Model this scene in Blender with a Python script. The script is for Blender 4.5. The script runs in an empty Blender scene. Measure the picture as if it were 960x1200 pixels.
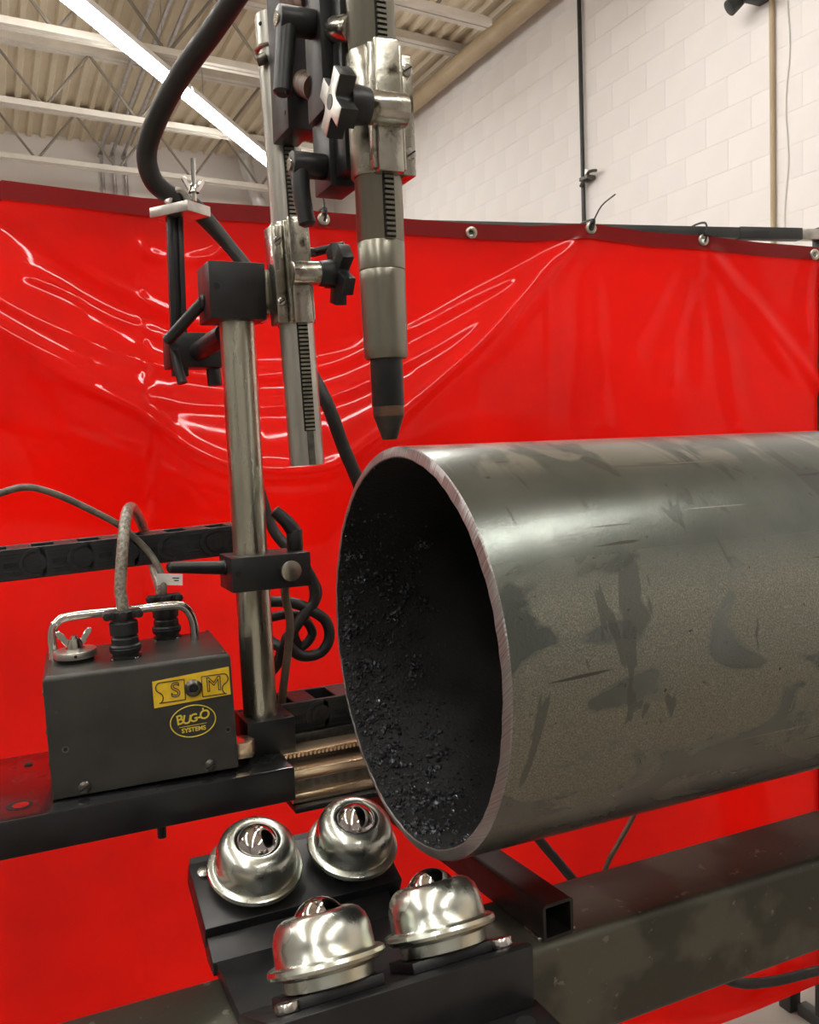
import bpy, bmesh, math, random
import numpy as np
from mathutils import Vector, Matrix, Quaternion
random.seed(7); rng = np.random.default_rng(7)
scene = bpy.context.scene
COL = scene.collection
R = math.radians

# ------------------------------------------------------------------ camera
# All modelling below uses the pipe axis as X (origin = centre of the cut pipe end);
# ZC lifts everything so that the floor lies at z = 0.
ZC = 1.40
F = 1054.136                                  # focal length in pixels of the 960 x 1200 frame
YAW, PITCH, ROLL = R(65.36), R(4.219), R(-2.113)
CAM = Vector((-.318, -.711, .178))
fw = Vector((math.cos(YAW)*math.cos(PITCH), math.sin(YAW)*math.cos(PITCH), -math.sin(PITCH)))
_r = Vector((math.sin(YAW), -math.cos(YAW), 0)); _u = _r.cross(fw)
rt = _r*math.cos(ROLL) + _u*math.sin(ROLL); up = -_r*math.sin(ROLL) + _u*math.cos(ROLL)
cd = bpy.data.cameras.new('camera'); cam = bpy.data.objects.new('camera', cd); COL.objects.link(cam)
cd.sensor_fit = 'HORIZONTAL'; cd.sensor_width = 36; cd.lens = F*36/960; cd.clip_start = .01; cd.clip_end = 200
cam.matrix_world = Matrix.Translation(CAM + Vector((0, 0, ZC))) @ Matrix((rt, up, -fw)).transposed().to_4x4()
scene.camera = cam

def U(x, y, **k):
    """point on the ray through photo pixel (x, y) that lies on the plane X=, Y= or Z=, or at depth D="""
    d = fw + rt*((x-480)/F) - up*((y-600)/F)
    (a, v), = k.items()
    t = v if a == 'D' else (v - CAM['XYZ'.index(a)])/d['XYZ'.index(a)]
    return CAM + d*t
def PJ(p):
    d = np.asarray(p) - np.array(CAM); z = d@np.array(fw)
    return 480 + F*(d@np.array(rt))/z, 600 - F*(d@np.array(up))/z

# ------------------------------------------------------------------ world, exposure
w = bpy.data.worlds.new('world'); scene.world = w; w.use_nodes = True
w.node_tree.nodes['Background'].inputs[0].default_value = (.9, .92, 1, 1)
w.node_tree.nodes['Background'].inputs[1].default_value = .3
vs = scene.view_settings
vs.view_transform = 'Standard'; vs.look = 'None'; vs.gamma = 1; vs.use_curve_mapping = False
vs.exposure = 0.42
LAMP = 38.0                                   # radiance of the fluorescent strips

# ------------------------------------------------------------------ materials
def new_mat(name):
    m = bpy.data.materials.new(name); m.use_nodes = True
    return m, m.node_tree, m.node_tree.nodes['Principled BSDF']
def mat(name, col, rough=.5, metal=0., c2=None, scale=20, detail=4, thr=(.4, .6), r2=None, bump=0., bscale=None,
        stretch=(1, 1, 1), coat=0., spec=.5, c3=None, s3=60, t3=(.6, .68)):
    m, nt, b = new_mat(name); N = nt.nodes.new; L = nt.links.new
    b.inputs['Base Color'].default_value = (*col, 1); b.inputs['Roughness'].default_value = rough
    b.inputs['Metallic'].default_value = metal; b.inputs['Coat Weight'].default_value = coat
    b.inputs['Specular IOR Level'].default_value = spec; b.inputs['Coat Roughness'].default_value = .08
    tc = N('ShaderNodeTexCoord'); mp = N('ShaderNodeMapping'); mp.inputs['Scale'].default_value = stretch
    L(tc.outputs['Object'], mp.inputs['Vector'])
    def noise(s, d=detail):
        n = N('ShaderNodeTexNoise'); n.inputs['Scale'].default_value = s; n.inputs['Detail'].default_value = d
        L(mp.outputs[0], n.inputs['Vector']); return n.outputs['Fac']
    def ramp(fac, lo, hi, a, c):
        r = N('ShaderNodeValToRGB'); r.color_ramp.elements[0].position = lo; r.color_ramp.elements[1].position = hi
        r.color_ramp.elements[0].color = a; r.color_ramp.elements[1].color = c; L(fac, r.inputs[0]); return r.outputs[0]
    if c2:
        f = noise(scale); out = ramp(f, *thr, (*col, 1), (*c2, 1))
        if r2 is not None: L(ramp(f, *thr, (rough,)*3 + (1,), (r2,)*3 + (1,)), b.inputs['Roughness'])
        if c3:
            mx = N('ShaderNodeMix'); mx.data_type = 'RGBA'; L(ramp(noise(s3, 6), *t3, (0, 0, 0, 1), (1, 1, 1, 1)), mx.inputs[0])
            L(out, mx.inputs[6]); mx.inputs[7].default_value = (*c3, 1); out = mx.outputs[2]
        L(out, b.inputs['Base Color'])
    if bump:
        bp = N('ShaderNodeBump'); bp.inputs['Strength'].default_value = bump; bp.inputs['Distance'].default_value = .002
        L(noise(bscale or scale*3, 6), bp.inputs['Height']); L(bp.outputs[0], b.inputs['Normal'])
    return m
M = {}
M['black'] = mat('black_anodised', (.007, .007, .0078), .34, c2=(.012, .012, .013), scale=40, thr=(.35, .7), r2=.46, bump=.05, bscale=900)
M['plastic'] = mat('black_plastic', (.007, .0075, .008), .40, bump=.06, bscale=1200, c2=(.011, .0115, .012), scale=60)
M['hole'] = mat('dark_recess', (.004, .004, .004), .8)
M['tooth'] = mat('rack_tooth_steel', (.40, .38, .31), .34, 1, c2=(.26, .25, .2), scale=80)
M['rubber'] = mat('black_rubber', (.009, .009, .0085), .45, c2=(.016, .0155, .014), scale=50, r2=.62)
M['braid'] = mat('braided_jacket', (.30, .27, .22), .32, c2=(.13, .115, .09), scale=260, thr=(.42, .58), coat=.5, bump=.5, bscale=700)
M['jacket'] = mat('grey_jacket', (.13, .115, .09), .42, c2=(.08, .07, .055), scale=120)
M['brown'] = mat('brown_jacket', (.13, .09, .06), .5, c2=(.09, .065, .045), scale=60)
M['post'] = mat('worn_chrome', (.62, .61, .51), .26, 1, c2=(.33, .32, .25), scale=9, thr=(.45, .75), r2=.4, stretch=(5, 5, .8), bump=.03, bscale=80, c3=(.34, .33, .25), s3=14, t3=(.55, .66))
M['tube'] = mat('dull_tube_steel', (.50, .49, .44), .30, 1, c2=(.28, .27, .235), scale=12, thr=(.4, .75), r2=.42, stretch=(4, 4, .7))
M['torch'] = mat('torch_steel', (.26, .25, .205), .30, .95, c2=(.15, .145, .115), scale=9, thr=(.35, .7), r2=.42, stretch=(3, 3, .8))
M['sleeve'] = mat('dark_sleeve', (.016, .0165, .017), .40, .5, c2=(.024, .024, .024), scale=30)
M['copper'] = mat('sooty_copper', (.16, .095, .065), .42, .8, c2=(.08, .055, .045), scale=60, r2=.55)
M['tip'] = mat('sooty_nozzle', (.055, .045, .038), .5, .6, c2=(.03, .027, .025), scale=60)
M['nickel'] = mat('nickel_casting', (.58, .565, .50), .19, 1, c2=(.27, .25, .20), scale=24, thr=(.36, .60), r2=.34, bump=.25, bscale=90, c3=(.07, .058, .04), s3=55, t3=(.57, .68))
M['zinc'] = mat('zinc_plate', (.61, .63, .57), .25, 1, c2=(.50, .53, .48), scale=22, thr=(.4, .62), r2=.34, bump=.02, bscale=60, c3=(.62, .52, .34), s3=16, t3=(.56, .72))
M['ball'] = mat('ball_steel', (.62, .58, .58), .07, 1, c2=(.5, .45, .44), scale=30, r2=.12)
M['gold'] = mat('gold_anodised', (.80, .62, .44), .26, .95, c2=(.76, .60, .41), scale=8, stretch=(.3, 1, 1))
M['alu'] = mat('bare_aluminium', (.62, .60, .56), .36, 1, c2=(.5, .48, .44), scale=40)
M['chrome'] = mat('bright_chrome', (.72, .71, .68), .08, 1, c2=(.6, .58, .53), scale=30, r2=.16)
M['silver'] = mat('silver_disc', (.62, .59, .5), .3, 1, c2=(.45, .42, .33), scale=60)
M['bolt'] = mat('bright_bolt', (.6, .58, .55), .25, 1, c2=(.4, .38, .34), scale=90)
M['screw'] = mat('dark_screw', (.10, .095, .085), .38, .9, c2=(.16, .15, .13), scale=120)
M['box'] = mat('grey_enamel', (.026, .0255, .022), .36, .1, c2=(.034, .033, .028), scale=25, r2=.44, bump=.04, bscale=500, c3=(.06, .056, .046), s3=150, t3=(.70, .75))
M['yellow'] = mat('yellow_plate', (.80, .53, .025), .4, c2=(.70, .44, .02), scale=60)
M['yprint'] = mat('yellow_print', (.72, .56, .06), .5, c2=(.66, .5, .05), scale=40)
M['kprint'] = mat('black_print', (.02, .018, .012), .5, c2=(.03, .025, .015), scale=40)
M['tag'] = mat('white_tag', (.72, .70, .66), .5, c2=(.62, .6, .56), scale=80)
M['beam'] = mat('mill_scale_beam', (.058, .056, .043), .38, .6, c2=(.105, .10, .077), scale=9, thr=(.5, .58), r2=.5, bump=.06, bscale=260, c3=(.17, .165, .13), s3=75, t3=(.66, .70))
M['sqtube'] = mat('mill_scale_tube', (.02, .017, .0155), .45, .5, c2=(.034, .029, .026), scale=25, bump=.06, bscale=300)
M['wallpaint'] = mat('white_wall_paint', (.82, .785, .77), .6, c2=(.76, .725, .71), scale=1.3, thr=(.35, .75), bump=.12, bscale=60)
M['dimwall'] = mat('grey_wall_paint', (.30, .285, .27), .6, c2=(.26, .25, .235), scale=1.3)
M['deck'] = mat('painted_deck', (.74, .65, .49), .55, c2=(.68, .59, .44), scale=2)
M['joist'] = mat('joist_paint', (.72, .68, .60), .5, c2=(.66, .62, .55), scale=6)
M['webpaint'] = mat('joist_web_paint', (.30, .27, .22), .5, c2=(.26, .23, .19), scale=6)
M['conduit'] = mat('galvanised_conduit', (.55, .53, .53), .35, .9, c2=(.45, .43, .43), scale=10)
M['tanpipe'] = mat('tan_pipe', (.46, .36, .23), .5, c2=(.42, .32, .2), scale=4)
M['floor'] = mat('concrete_floor', (.33, .285, .245), .55, c2=(.26, .225, .195), scale=3, bump=.2, bscale=60)
M['frame'] = mat('frame_black', (.02, .022, .022), .45, c2=(.03, .032, .03), scale=20)
M['white'] = mat('white_enamel', (.8, .79, .76), .4, c2=(.74, .73, .7), scale=8)
M['duct'] = mat('flex_duct', (.74, .73, .72), .35, .3, c2=(.66, .65, .64), scale=12)
M['slag'] = mat('slag_lumps', (.022, .022, .026), .42, .4, c2=(.10, .105, .125), scale=110, r2=.22, thr=(.5, .62))
M['slab'] = mat('oiled_black_plate', (.007, .007, .0078), .2, c2=(.012, .012, .013), scale=40, thr=(.35, .7), r2=.3, spec=1.0, coat=.8)
M['chain'] = mat('chain_plastic', (.011, .0118, .0125), .42, c2=(.017, .018, .019), scale=60, bump=.08, bscale=400)

def emit(name, col, s):
    m, nt, b = new_mat(name)
    b.inputs['Base Color'].default_value = (.9, .9, .9, 1)
    b.inputs['Emission Color'].default_value = (*col, 1); b.inputs['Emission Strength'].default_value = s
    return m
M['lamp'] = emit('fluorescent_lens', (1, .972, .915), LAMP)

def vinyl(name, col, trans, rough=.1):
    m, nt, b = new_mat(name); N = nt.nodes.new; L = nt.links.new
    b.inputs['Base Color'].default_value = (*col, 1); b.inputs['Roughness'].default_value = .55
    b.inputs['Coat Weight'].default_value = .8; b.inputs['Coat Roughness'].default_value = rough; b.inputs['Specular IOR Level'].default_value = .1
    t = N('ShaderNodeBsdfTranslucent'); t.inputs[0].default_value = (*col, 1)
    mx = N('ShaderNodeMixShader'); mx.inputs[0].default_value = trans
    L(b.outputs[0], mx.inputs[1]); L(t.outputs[0], mx.inputs[2])
    tc = N('ShaderNodeTexCoord'); n = N('ShaderNodeTexNoise'); n.inputs['Scale'].default_value = 2.2; n.inputs['Detail'].default_value = 3
    rp = N('ShaderNodeValToRGB'); rp.color_ramp.elements[0].position = .35; rp.color_ramp.elements[1].position = .65
    rp.color_ramp.elements[0].color = (col[0]*.74, col[1]*.5, col[2]*.5, 1); rp.color_ramp.elements[1].color = (*col, 1)
    L(tc.outputs['Object'], n.inputs['Vector']); L(n.outputs['Fac'], rp.inputs[0])
    L(rp.outputs[0], b.inputs['Base Color']); L(rp.outputs[0], t.inputs[0])
    o = nt.nodes['Material Output']; L(mx.outputs[0], o.inputs[0])
    return m
M['vinyl'] = vinyl('red_vinyl', (.88, .006, .002), .45, .07)
M['hem'] = vinyl('red_vinyl_doubled', (.24, .004, .005), .12)

def pipe_mat():
    m, nt, b = new_mat('mill_scale_pipe'); N = nt.nodes.new; L = nt.links.new
    tc = N('ShaderNodeTexCoord')
    def mapping(sc, loc=(0, 0, 0)):
        mp = N('ShaderNodeMapping'); mp.inputs['Scale'].default_value = sc; mp.inputs['Location'].default_value = loc
        L(tc.outputs['Object'], mp.inputs['Vector']); return mp.outputs[0]
    def noise(v, s, d=5, dist=0.):
        n = N('ShaderNodeTexNoise'); n.inputs['Scale'].default_value = s; n.inputs['Detail'].default_value = d; n.inputs['Distortion'].default_value = dist
        L(v, n.inputs['Vector']); return n.outputs['Fac']
    def ramp(f, lo, hi, a, c):
        r = N('ShaderNodeValToRGB'); e = r.color_ramp.elements; e[0].position = lo; e[1].position = hi; e[0].color = (*a, 1); e[1].color = (*c, 1)
        L(f, r.inputs[0]); return r.outputs[0]
    def mixc(f, a, c):
        x = N('ShaderNodeMix'); x.data_type = 'RGBA'; L(f, x.inputs[0])
        for s, v in ((6, a), (7, c)):
            if isinstance(v, tuple): x.inputs[s].default_value = (*v, 1)
            else: L(v, x.inputs[s])
        return x.outputs[2]
    v = mapping((1, 1, 1)); vs_ = mapping((.8, 1.5, 1.5), (2.3, .4, 1.1))
    sz_ = N('ShaderNodeSeparateXYZ'); L(tc.outputs['Object'], sz_.inputs[0])
    def mul(a, c_):
        m_ = N('ShaderNodeMath'); m_.operation = 'MULTIPLY'; L(a, m_.inputs[0])
        if isinstance(c_, float): m_.inputs[1].default_value = c_
        else: L(c_, m_.inputs[1])
        return m_.outputs[0]
    pn = noise(vs_, 7.0, 8, 1.3)
    zone = mul(ramp(sz_.outputs[2], .035, .08, (0,)*3, (1,)*3), ramp(sz_.outputs[2], .235, .27, (1,)*3, (0,)*3))
    patch = mul(ramp(pn, .455, .485, (0,)*3, (1,)*3), zone)                  # rubbed, grainy patches in the mill scale
    streak = ramp(noise(mapping((9, 3, 3), (3, 1, 2)), 3, 3, 1.2), .62, .64, (0,)*3, (1,)*3)
    grain = ramp(noise(v, 800, 4), .40, .70, (0,)*3, (1,)*3)
    pits = ramp(noise(v, 120, 4), .70, .76, (0,)*3, (1,)*3)
    scale_ = mixc(ramp(noise(v, 16, 6), .35, .7, (0,)*3, (1,)*3), (.128, .143, .130), (.175, .190, .173))
    rub = mixc(grain, (.165, .168, .136), (.300, .302, .245))
    c = mixc(patch, scale_, rub)
    c = mixc(mul(streak, .8), c, (.11, .118, .107)); c = mixc(pits, c, (.05, .052, .046))
    scr = ramp(noise(mapping((2.2, 40, 40), (1, 5, 2)), 2.2, 2, .3), .69, .705, (0,)*3, (1,)*3); c = mixc(scr, c, (.09, .09, .08))
    scl = ramp(noise(mapping((1.2, 60, 60), (4, 2, 7)), 2.6, 2, .2), .70, .715, (0,)*3, (1,)*3); c = mixc(mul(scl, .6), c, (.36, .35, .30))
    chalk = mul(ramp(noise(mapping((6, 2.2, 2.2), (8, 3, 1)), 2.6, 5, 1.4), .49, .55, (0,)*3, (1,)*3), ramp(sz_.outputs[2], .327, .340, (0,)*3, (1,)*3))
    c = mixc(mul(chalk, .8), c, (.37, .36, .315))
    L(c, b.inputs['Base Color'])
    L(mixc(patch, (.27,)*3, (.42,)*3), b.inputs['Roughness'])
    b.inputs['Metallic'].default_value = .85
    bp = N('ShaderNodeBump'); bp.inputs['Strength'].default_value = .12; bp.inputs['Distance'].default_value = .001
    L(noise(v, 400, 4), bp.inputs['Height']); L(bp.outputs[0], b.inputs['Normal'])
    return m
M['pipe'] = pipe_mat()
M['pipe_in'] = mat('sooty_bore', (.017, .0165, .0165), .5, .25, c2=(.028, .026, .025), scale=14, bump=.5, bscale=300, r2=.65)
def rim_mat():
    m, nt, b = new_mat('flame_cut_edge'); N = nt.nodes.new; L = nt.links.new
    b.inputs['Metallic'].default_value = .85; b.inputs['Roughness'].default_value = .36
    tc = N('ShaderNodeTexCoord'); sx = N('ShaderNodeSeparateXYZ'); L(tc.outputs['Object'], sx.inputs[0])
    at = N('ShaderNodeMath'); at.operation = 'ARCTAN2'; L(sx.outputs[1], at.inputs[0]); L(sx.outputs[2], at.inputs[1])
    ml = N('ShaderNodeMath'); ml.operation = 'MULTIPLY'; L(at.outputs[0], ml.inputs[0]); ml.inputs[1].default_value = 110
    n = N('ShaderNodeTexNoise'); n.noise_dimensions = '1D'; n.inputs['Scale'].default_value = 1.6; n.inputs['Detail'].default_value = 2; L(ml.outputs[0], n.inputs['W'])
    rp = N('ShaderNodeValToRGB'); rp.color_ramp.elements[0].position = .35; rp.color_ramp.elements[1].position = .65
    rp.color_ramp.elements[0].color = (.22, .205, .20, 1); rp.color_ramp.elements[1].color = (.34, .32, .315, 1)
    L(n.outputs['Fac'], rp.inputs[0]); L(rp.outputs[0], b.inputs['Base Color'])
    bp = N('ShaderNodeBump'); bp.inputs['Strength'].default_value = .35; bp.inputs['Distance'].default_value = .002
    L(n.outputs['Fac'], bp.inputs['Height']); L(bp.outputs[0], b.inputs['Normal'])
    return m
M['rim'] = rim_mat()

# ------------------------------------------------------------------ mesh helpers
def merge(dst, src, mx=None, mi=0):
    if mx is not None: src.transform(mx)
    src.verts.index_update(); vm = [dst.verts.new(v.co) for v in src.verts]
    for f in src.faces:
        try: g = dst.faces.new([vm[v.index] for v in f.verts]); g.material_index = f.material_index or mi
        except ValueError: pass
    src.free()
def bev(bm, off, seg=2, ang=30):
    if off <= 0: return
    es = [e for e in bm.edges if len(e.link_faces) == 2 and e.calc_face_angle(0) > R(ang)]
    bmesh.ops.bevel(bm, geom=es, offset=off, segments=seg, profile=.5, affect='EDGES', clamp_overlap=True)
def box(dst, lo, hi, b=0., mx=None, seg=2):
    bm = bmesh.new(); bmesh.ops.create_cube(bm, size=1)
    lo, hi = Vector(lo), Vector(hi)
    for v in bm.verts: v.co = Vector([lo[i] + (v.co[i] + .5)*(hi[i] - lo[i]) for i in range(3)])
    bev(bm, b, seg); merge(dst, bm, mx); return dst
def frame(p0, p1):
    p0, p1 = Vector(p0), Vector(p1); d = p1 - p0
    q = Vector((0, 0, 1)).rotation_difference(d.normalized())
    return Matrix.Translation(p0) @ q.to_matrix().to_4x4(), d.length
def lathe(dst, prof, mx=None, n=32, ends=True):
    """prof: (radius, height) along +Z"""
    bm = bmesh.new(); rings = []
    for r, h in prof:
        if r < 1e-6: rings.append([bm.verts.new((0, 0, h))])
        else: rings.append([bm.verts.new((r*math.cos(2*math.pi*k/n), r*math.sin(2*math.pi*k/n), h)) for k in range(n)])
    for a, c in zip(rings, rings[1:]):
        for k in range(n):
            k2 = (k+1) % n
            if len(a) == 1 and len(c) == 1: continue
            if len(a) == 1: bm.faces.new((a[0], c[k2], c[k]))
            elif len(c) == 1: bm.faces.new((a[k], a[k2], c[0]))
            else: bm.faces.new((a[k], a[k2], c[k2], c[k]))
    if ends:
        if len(rings[0]) > 1: bm.faces.new(rings[0][::-1])
        if len(rings[-1]) > 1: bm.faces.new(rings[-1])
    merge(dst, bm, mx); return dst
def cyl(dst, p0, p1, r, r1=None, n=28, b=0.):
    mx, L = frame(p0, p1); r1 = r if r1 is None else r1
    pr = [(r, 0), (r1, L)] if b <= 0 else [(r-b, 0), (r-.3*b, .3*b), (r, b), (r1, L-b), (r1-.3*b, L-.3*b), (r1-b, L)]
    return lathe(dst, pr, mx, n)
def smooth_path(pts, sub=8):
    P = [Vector(p) for p in pts]; out = []
    for i in range(len(P)-1):
        p0, p1, p2, p3 = P[max(i-1, 0)], P[i], P[i+1], P[min(i+2, len(P)-1)]
        for k in range(sub):
            t = k/sub
            out.append(.5*((2*p1) + (p2-p0)*t + (2*p0-5*p1+4*p2-p3)*t*t + (3*p1-p0-3*p2+p3)*t**3))
    return out + [P[-1]]
def sweep(dst, pts, r, n=12, sub=8, smooth=True):
    P = smooth_path(pts, sub) if smooth else [Vector(p) for p in pts]
    bm = bmesh.new(); rings = []; t0 = (P[1]-P[0]).normalized()
    nrm = t0.orthogonal().normalized()
    for i, p in enumerate(P):
        t = (P[min(i+1, len(P)-1)] - P[max(i-1, 0)]).normalized()
        nrm = (nrm - t*nrm.dot(t)).normalized(); bn = t.cross(nrm)
        rr = r(i/(len(P)-1)) if callable(r) else r
        rings.append([bm.verts.new(p + (nrm*math.cos(2*math.pi*k/n) + bn*math.sin(2*math.pi*k/n))*rr) for k in range(n)])
    for a, c in zip(rings, rings[1:]):
        for k in range(n): bm.faces.new((a[k], a[(k+1) % n], c[(k+1) % n], c[k]))
    bm.faces.new(rings[0][::-1]); bm.faces.new(rings[-1]); merge(dst, bm); return dst
def prism(dst, poly, h, mx=None, b=0., seg=2):
    """poly in XY extruded along +Z by h"""
    bm = bmesh.new(); a = [bm.verts.new((x, y, 0)) for x, y in poly]; c = [bm.verts.new((x, y, h)) for x, y in poly]
    bm.faces.new(a[::-1]); bm.faces.new(c); n = len(a)
    for k in range(n): bm.faces.new((a[k], a[(k+1) % n], c[(k+1) % n], c[k]))
    bmesh.ops.recalc_face_normals(bm, faces=bm.faces); bev(bm, b, seg); merge(dst, bm, mx); return dst
def extrude_x(dst, poly_yz, x0, x1, b=0.):
    return prism(dst, poly_yz, x1-x0, Matrix(((0, 0, 1, x0), (1, 0, 0, 0), (0, 1, 0, 0), (0, 0, 0, 1))), b)
def sphere(dst, c, r, u=20, v=12):
    bm = bmesh.new(); bmesh.ops.create_uvsphere(bm, u_segments=u, v_segments=v, radius=r); merge(dst, bm, Matrix.Translation(Vector(c))); return dst
def torus(dst, c, axis, R_, r, n=28, m=10):
    mx, _ = frame(c, Vector(c)+Vector(axis)); bm = bmesh.new()
    rs = [[bm.verts.new(((R_ + r*math.cos(2*math.pi*j/m))*math.cos(2*math.pi*i/n), (R_ + r*math.cos(2*math.pi*j/m))*math.sin(2*math.pi*i/n), r*math.sin(2*math.pi*j/m))) for j in range(m)] for i in range(n)]
    for i in range(n):
        for j in range(m): bm.faces.new((rs[i][j], rs[(i+1) % n][j], rs[(i+1) % n][(j+1) % m], rs[i][(j+1) % m]))
    merge(dst, bm, mx); return dst
NB = bmesh.new

MXW = {}
def thing(name, label, cat, loc=(0, 0, 0), rot=None, group=None, kind=None):
    o = bpy.data.objects.new(name, None); COL.objects.link(o); o.empty_display_size = .02
    mx = Matrix.Translation(Vector(loc)) @ (rot.to_4x4() if rot else Matrix())
    o.matrix_world = mx; o.matrix_basis = mx; MXW[o.name] = mx
    tag(o, label, cat, group, kind); return o
def tag(o, label=None, cat=None, group=None, kind=None):
    for k, v in (('label', label), ('category', cat), ('group', group), ('kind', kind)):
        if v: o[k] = v
    return o
def to_obj(name, bm, m, sharp=35):
    me = bpy.data.meshes.new(name); bmesh.ops.recalc_face_normals(bm, faces=bm.faces)
    bm.to_mesh(me); bm.free()
    for x in (m if isinstance(m, (list, tuple)) else [m]): me.materials.append(M[x])
    me.polygons.foreach_set('use_smooth', [True]*len(me.polygons)); me.set_sharp_from_angle(angle=R(sharp))
    o = bpy.data.objects.new(name, me); COL.objects.link(o); return o
def part(name, bm, m, parent, local=False, label=None, sharp=35):
    """a mesh that belongs to parent; bm in scene coordinates unless local"""
    if not local: bm.transform(MXW[parent.name].inverted())
    o = to_obj(name, bm, m, sharp); o.parent = parent; MXW[o.name] = MXW[parent.name]
    if label: o['label'] = label
    return o
def solo(name, bm, m, label, cat, loc, group=None, kind=None, sharp=35):
    """a thing that is one mesh, with its origin at loc"""
    bm.transform(Matrix.Translation(-Vector(loc))); o = to_obj(name, bm, m, sharp); o.location = Vector(loc)
    MXW[o.name] = Matrix.Translation(Vector(loc)); return tag(o, label, cat, group, kind)
def copy_tree(o, parent=None):
    c = o.copy(); COL.objects.link(c)
    if parent: c.parent = parent
    for ch in list(o.children): copy_tree(ch, c)
    return c
def struct(name, bm, m, loc=(0, 0, 0)):
    bm.transform(Matrix.Translation(-Vector(loc))); o = to_obj(name, bm, m); o.location = Vector(loc); o['kind'] = 'structure'; MXW[o.name] = Matrix.Translation(Vector(loc)); return o
RX = lambda a: Matrix.Rotation(a, 3, 'X')
RZ = lambda a: Matrix.Rotation(a, 3, 'Z')

# ================================================================== THE ROOM
FL = -ZC; DK = 4.06; X0, X1, Y0, Y1 = -7.0, 4.2, -6.0, 11.3
struct('floor', box(NB(), (X0-.2, Y0-.2, FL-.1), (X1+.2, Y1+.2, FL)), 'floor')
# fluted roof deck: one folded sheet
prof = []; x = X0; p = .152
while x < X1:
    for dx, z in ((0, 0), (.045, 0), (.062, .04), (.135, .04)): prof.append((x+dx, DK+z))
    x += p
bm = NB(); a = [bm.verts.new((x, Y0, z)) for x, z in prof]; c = [bm.verts.new((x, Y1, z)) for x, z in prof]
for k in range(len(a)-1): bm.faces.new((a[k], a[k+1], c[k+1], c[k]))
a2 = [bm.verts.new((x, Y0, DK+.08)) for x in (X0, prof[-1][0])]; c2 = [bm.verts.new((x, Y1, DK+.08)) for x in (X0, prof[-1][0])]
bm.faces.new((a2[0], a2[1], c2[1], c2[0]))
struct('ceiling', bm, 'deck')
struct('wall_left', box(NB(), (X0-.2, Y0, FL), (X0, Y1, DK+.09)), 'dimwall')
struct('wall_front', box(NB(), (X0-.2, Y0-.2, FL), (X1+.2, Y0+.02, DK+.09)), 'dimwall')
struct('wall_back', box(NB(), (X0-.2, Y1-.02, FL), (X1+.2, Y1+.2, DK+.09)), 'wallpaint')
wr = struct('wall_right', box(NB(), (X1+.003, Y0, FL), (X1+.2, Y1, DK+.09)), 'wallpaint')
zj = U(870, 193, X=X1).z                       # a bed joint seen in the photo
blk = box(NB(), (-.003, -.1996, -.0996), (0, .1996, .0996), .0007, seg=1)
b0 = part('block', blk, 'wallpaint', wr, True); bmesh_block = b0.data; first = True
rows = [zj + .2*k + .1 for k in range(-5, 10)]
for i, z in enumerate(rows):
    if z + .1 > DK: continue
    y = 2.3 + (.2 if i % 2 else 0)
    while y < 9.6:
        o = b0 if first else b0.copy()
        if not first: COL.objects.link(o); o.parent = wr
        first = False; o.location = (X1+.003, y, z); y += .4

# roof joists (their lines read from the photo at chord height)
def joist(yl, yr, lab, n=26):
    P0, P1 = Vector((X0, yl, 0)), Vector((X1, yr, 0))
    t = thing('roof_joist', lab, 'joist', (X0, yl, DK-.03), group='open web joists under the deck')
    d = (P1-P0); s = Vector((-d.y, d.x, 0)).normalized()
    def bar(z0, z1, hw, fr_=1.):
        bm = NB(); mx = Matrix.Translation(P0) @ Matrix.Rotation(math.atan2(d.y, d.x), 4, 'Z')
        box(bm, (0, -hw, z0), (d.length*fr_, -.008, z1), 0, mx); box(bm, (0, .008, z0), (d.length*fr_, hw, z1), 0, mx); return bm
    part('top_chord', bar(DK-.075, DK-.002, .07), 'joist', t); part('bottom_chord', bar(3.42, 3.475, .06, .93), 'joist', t)
    for k in range(n-2):
        u0, u1 = k/n, (k+1)/n; za, zb = (DK-.06, 3.45) if k % 2 == 0 else (3.45, DK-.06)
        part('web_rod', cyl(NB(), P0+d*u0+Vector((0, 0, za)), P0+d*u1+Vector((0, 0, zb)), .014, n=8), 'webpaint', t)
ORD = ['nearest the far wall', 'second from the far wall', 'third from the far wall', 'fourth from the far wall', 'fifth from the far wall', 'sixth from the far wall', 'seventh from the far wall', 'eighth from the far wall', 'ninth from the far wall']
for k in range(1, -8, -1):
    yl, yr = 7.70+1.62*k, 8.95+1.62*k
    if yl < Y0+.3: continue
    joist(yl, yr, 'cream open-web roof joist with zigzag rods, ' + ORD[1-k])
# three ceiling conduits that turn down the back wall
for k in range(3):
    xx = 1.12 + .14*k; z = DK-.13
    bm = NB(); sweep(bm, [(xx, -2, z), (xx, 3, z), (xx, 10.7, z), (xx, 11.1, z-.06), (xx+.02, 11.24, z-.3), (xx+.02, 11.25, 2.6), (xx+.02, 11.25, FL+.4)], .022, 10, 6)
    solo('ceiling_conduit', bm, 'conduit', 'galvanised conduit along the deck and down the far wall, ' + ('farthest from the block wall', 'middle of the three', 'nearest the block wall')[k], 'conduit', (xx, 11.25, FL+.4), 'three ceiling conduits')
# tan pipe along the wall top
A_, B_ = U(520, 82, X=X1-.16), U(640, 0, X=X1-.16); zt = (A_.z+B_.z)/2
bm = NB(); cyl(bm, (X1-.16, -3, zt), (X1-.16, 11.2, zt), .085, n=24)
solo('tan_ceiling_pipe', bm, 'tanpipe', 'thick tan pipe running along the top of the white block wall', 'pipe', (X1-.16, -3, zt))
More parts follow.
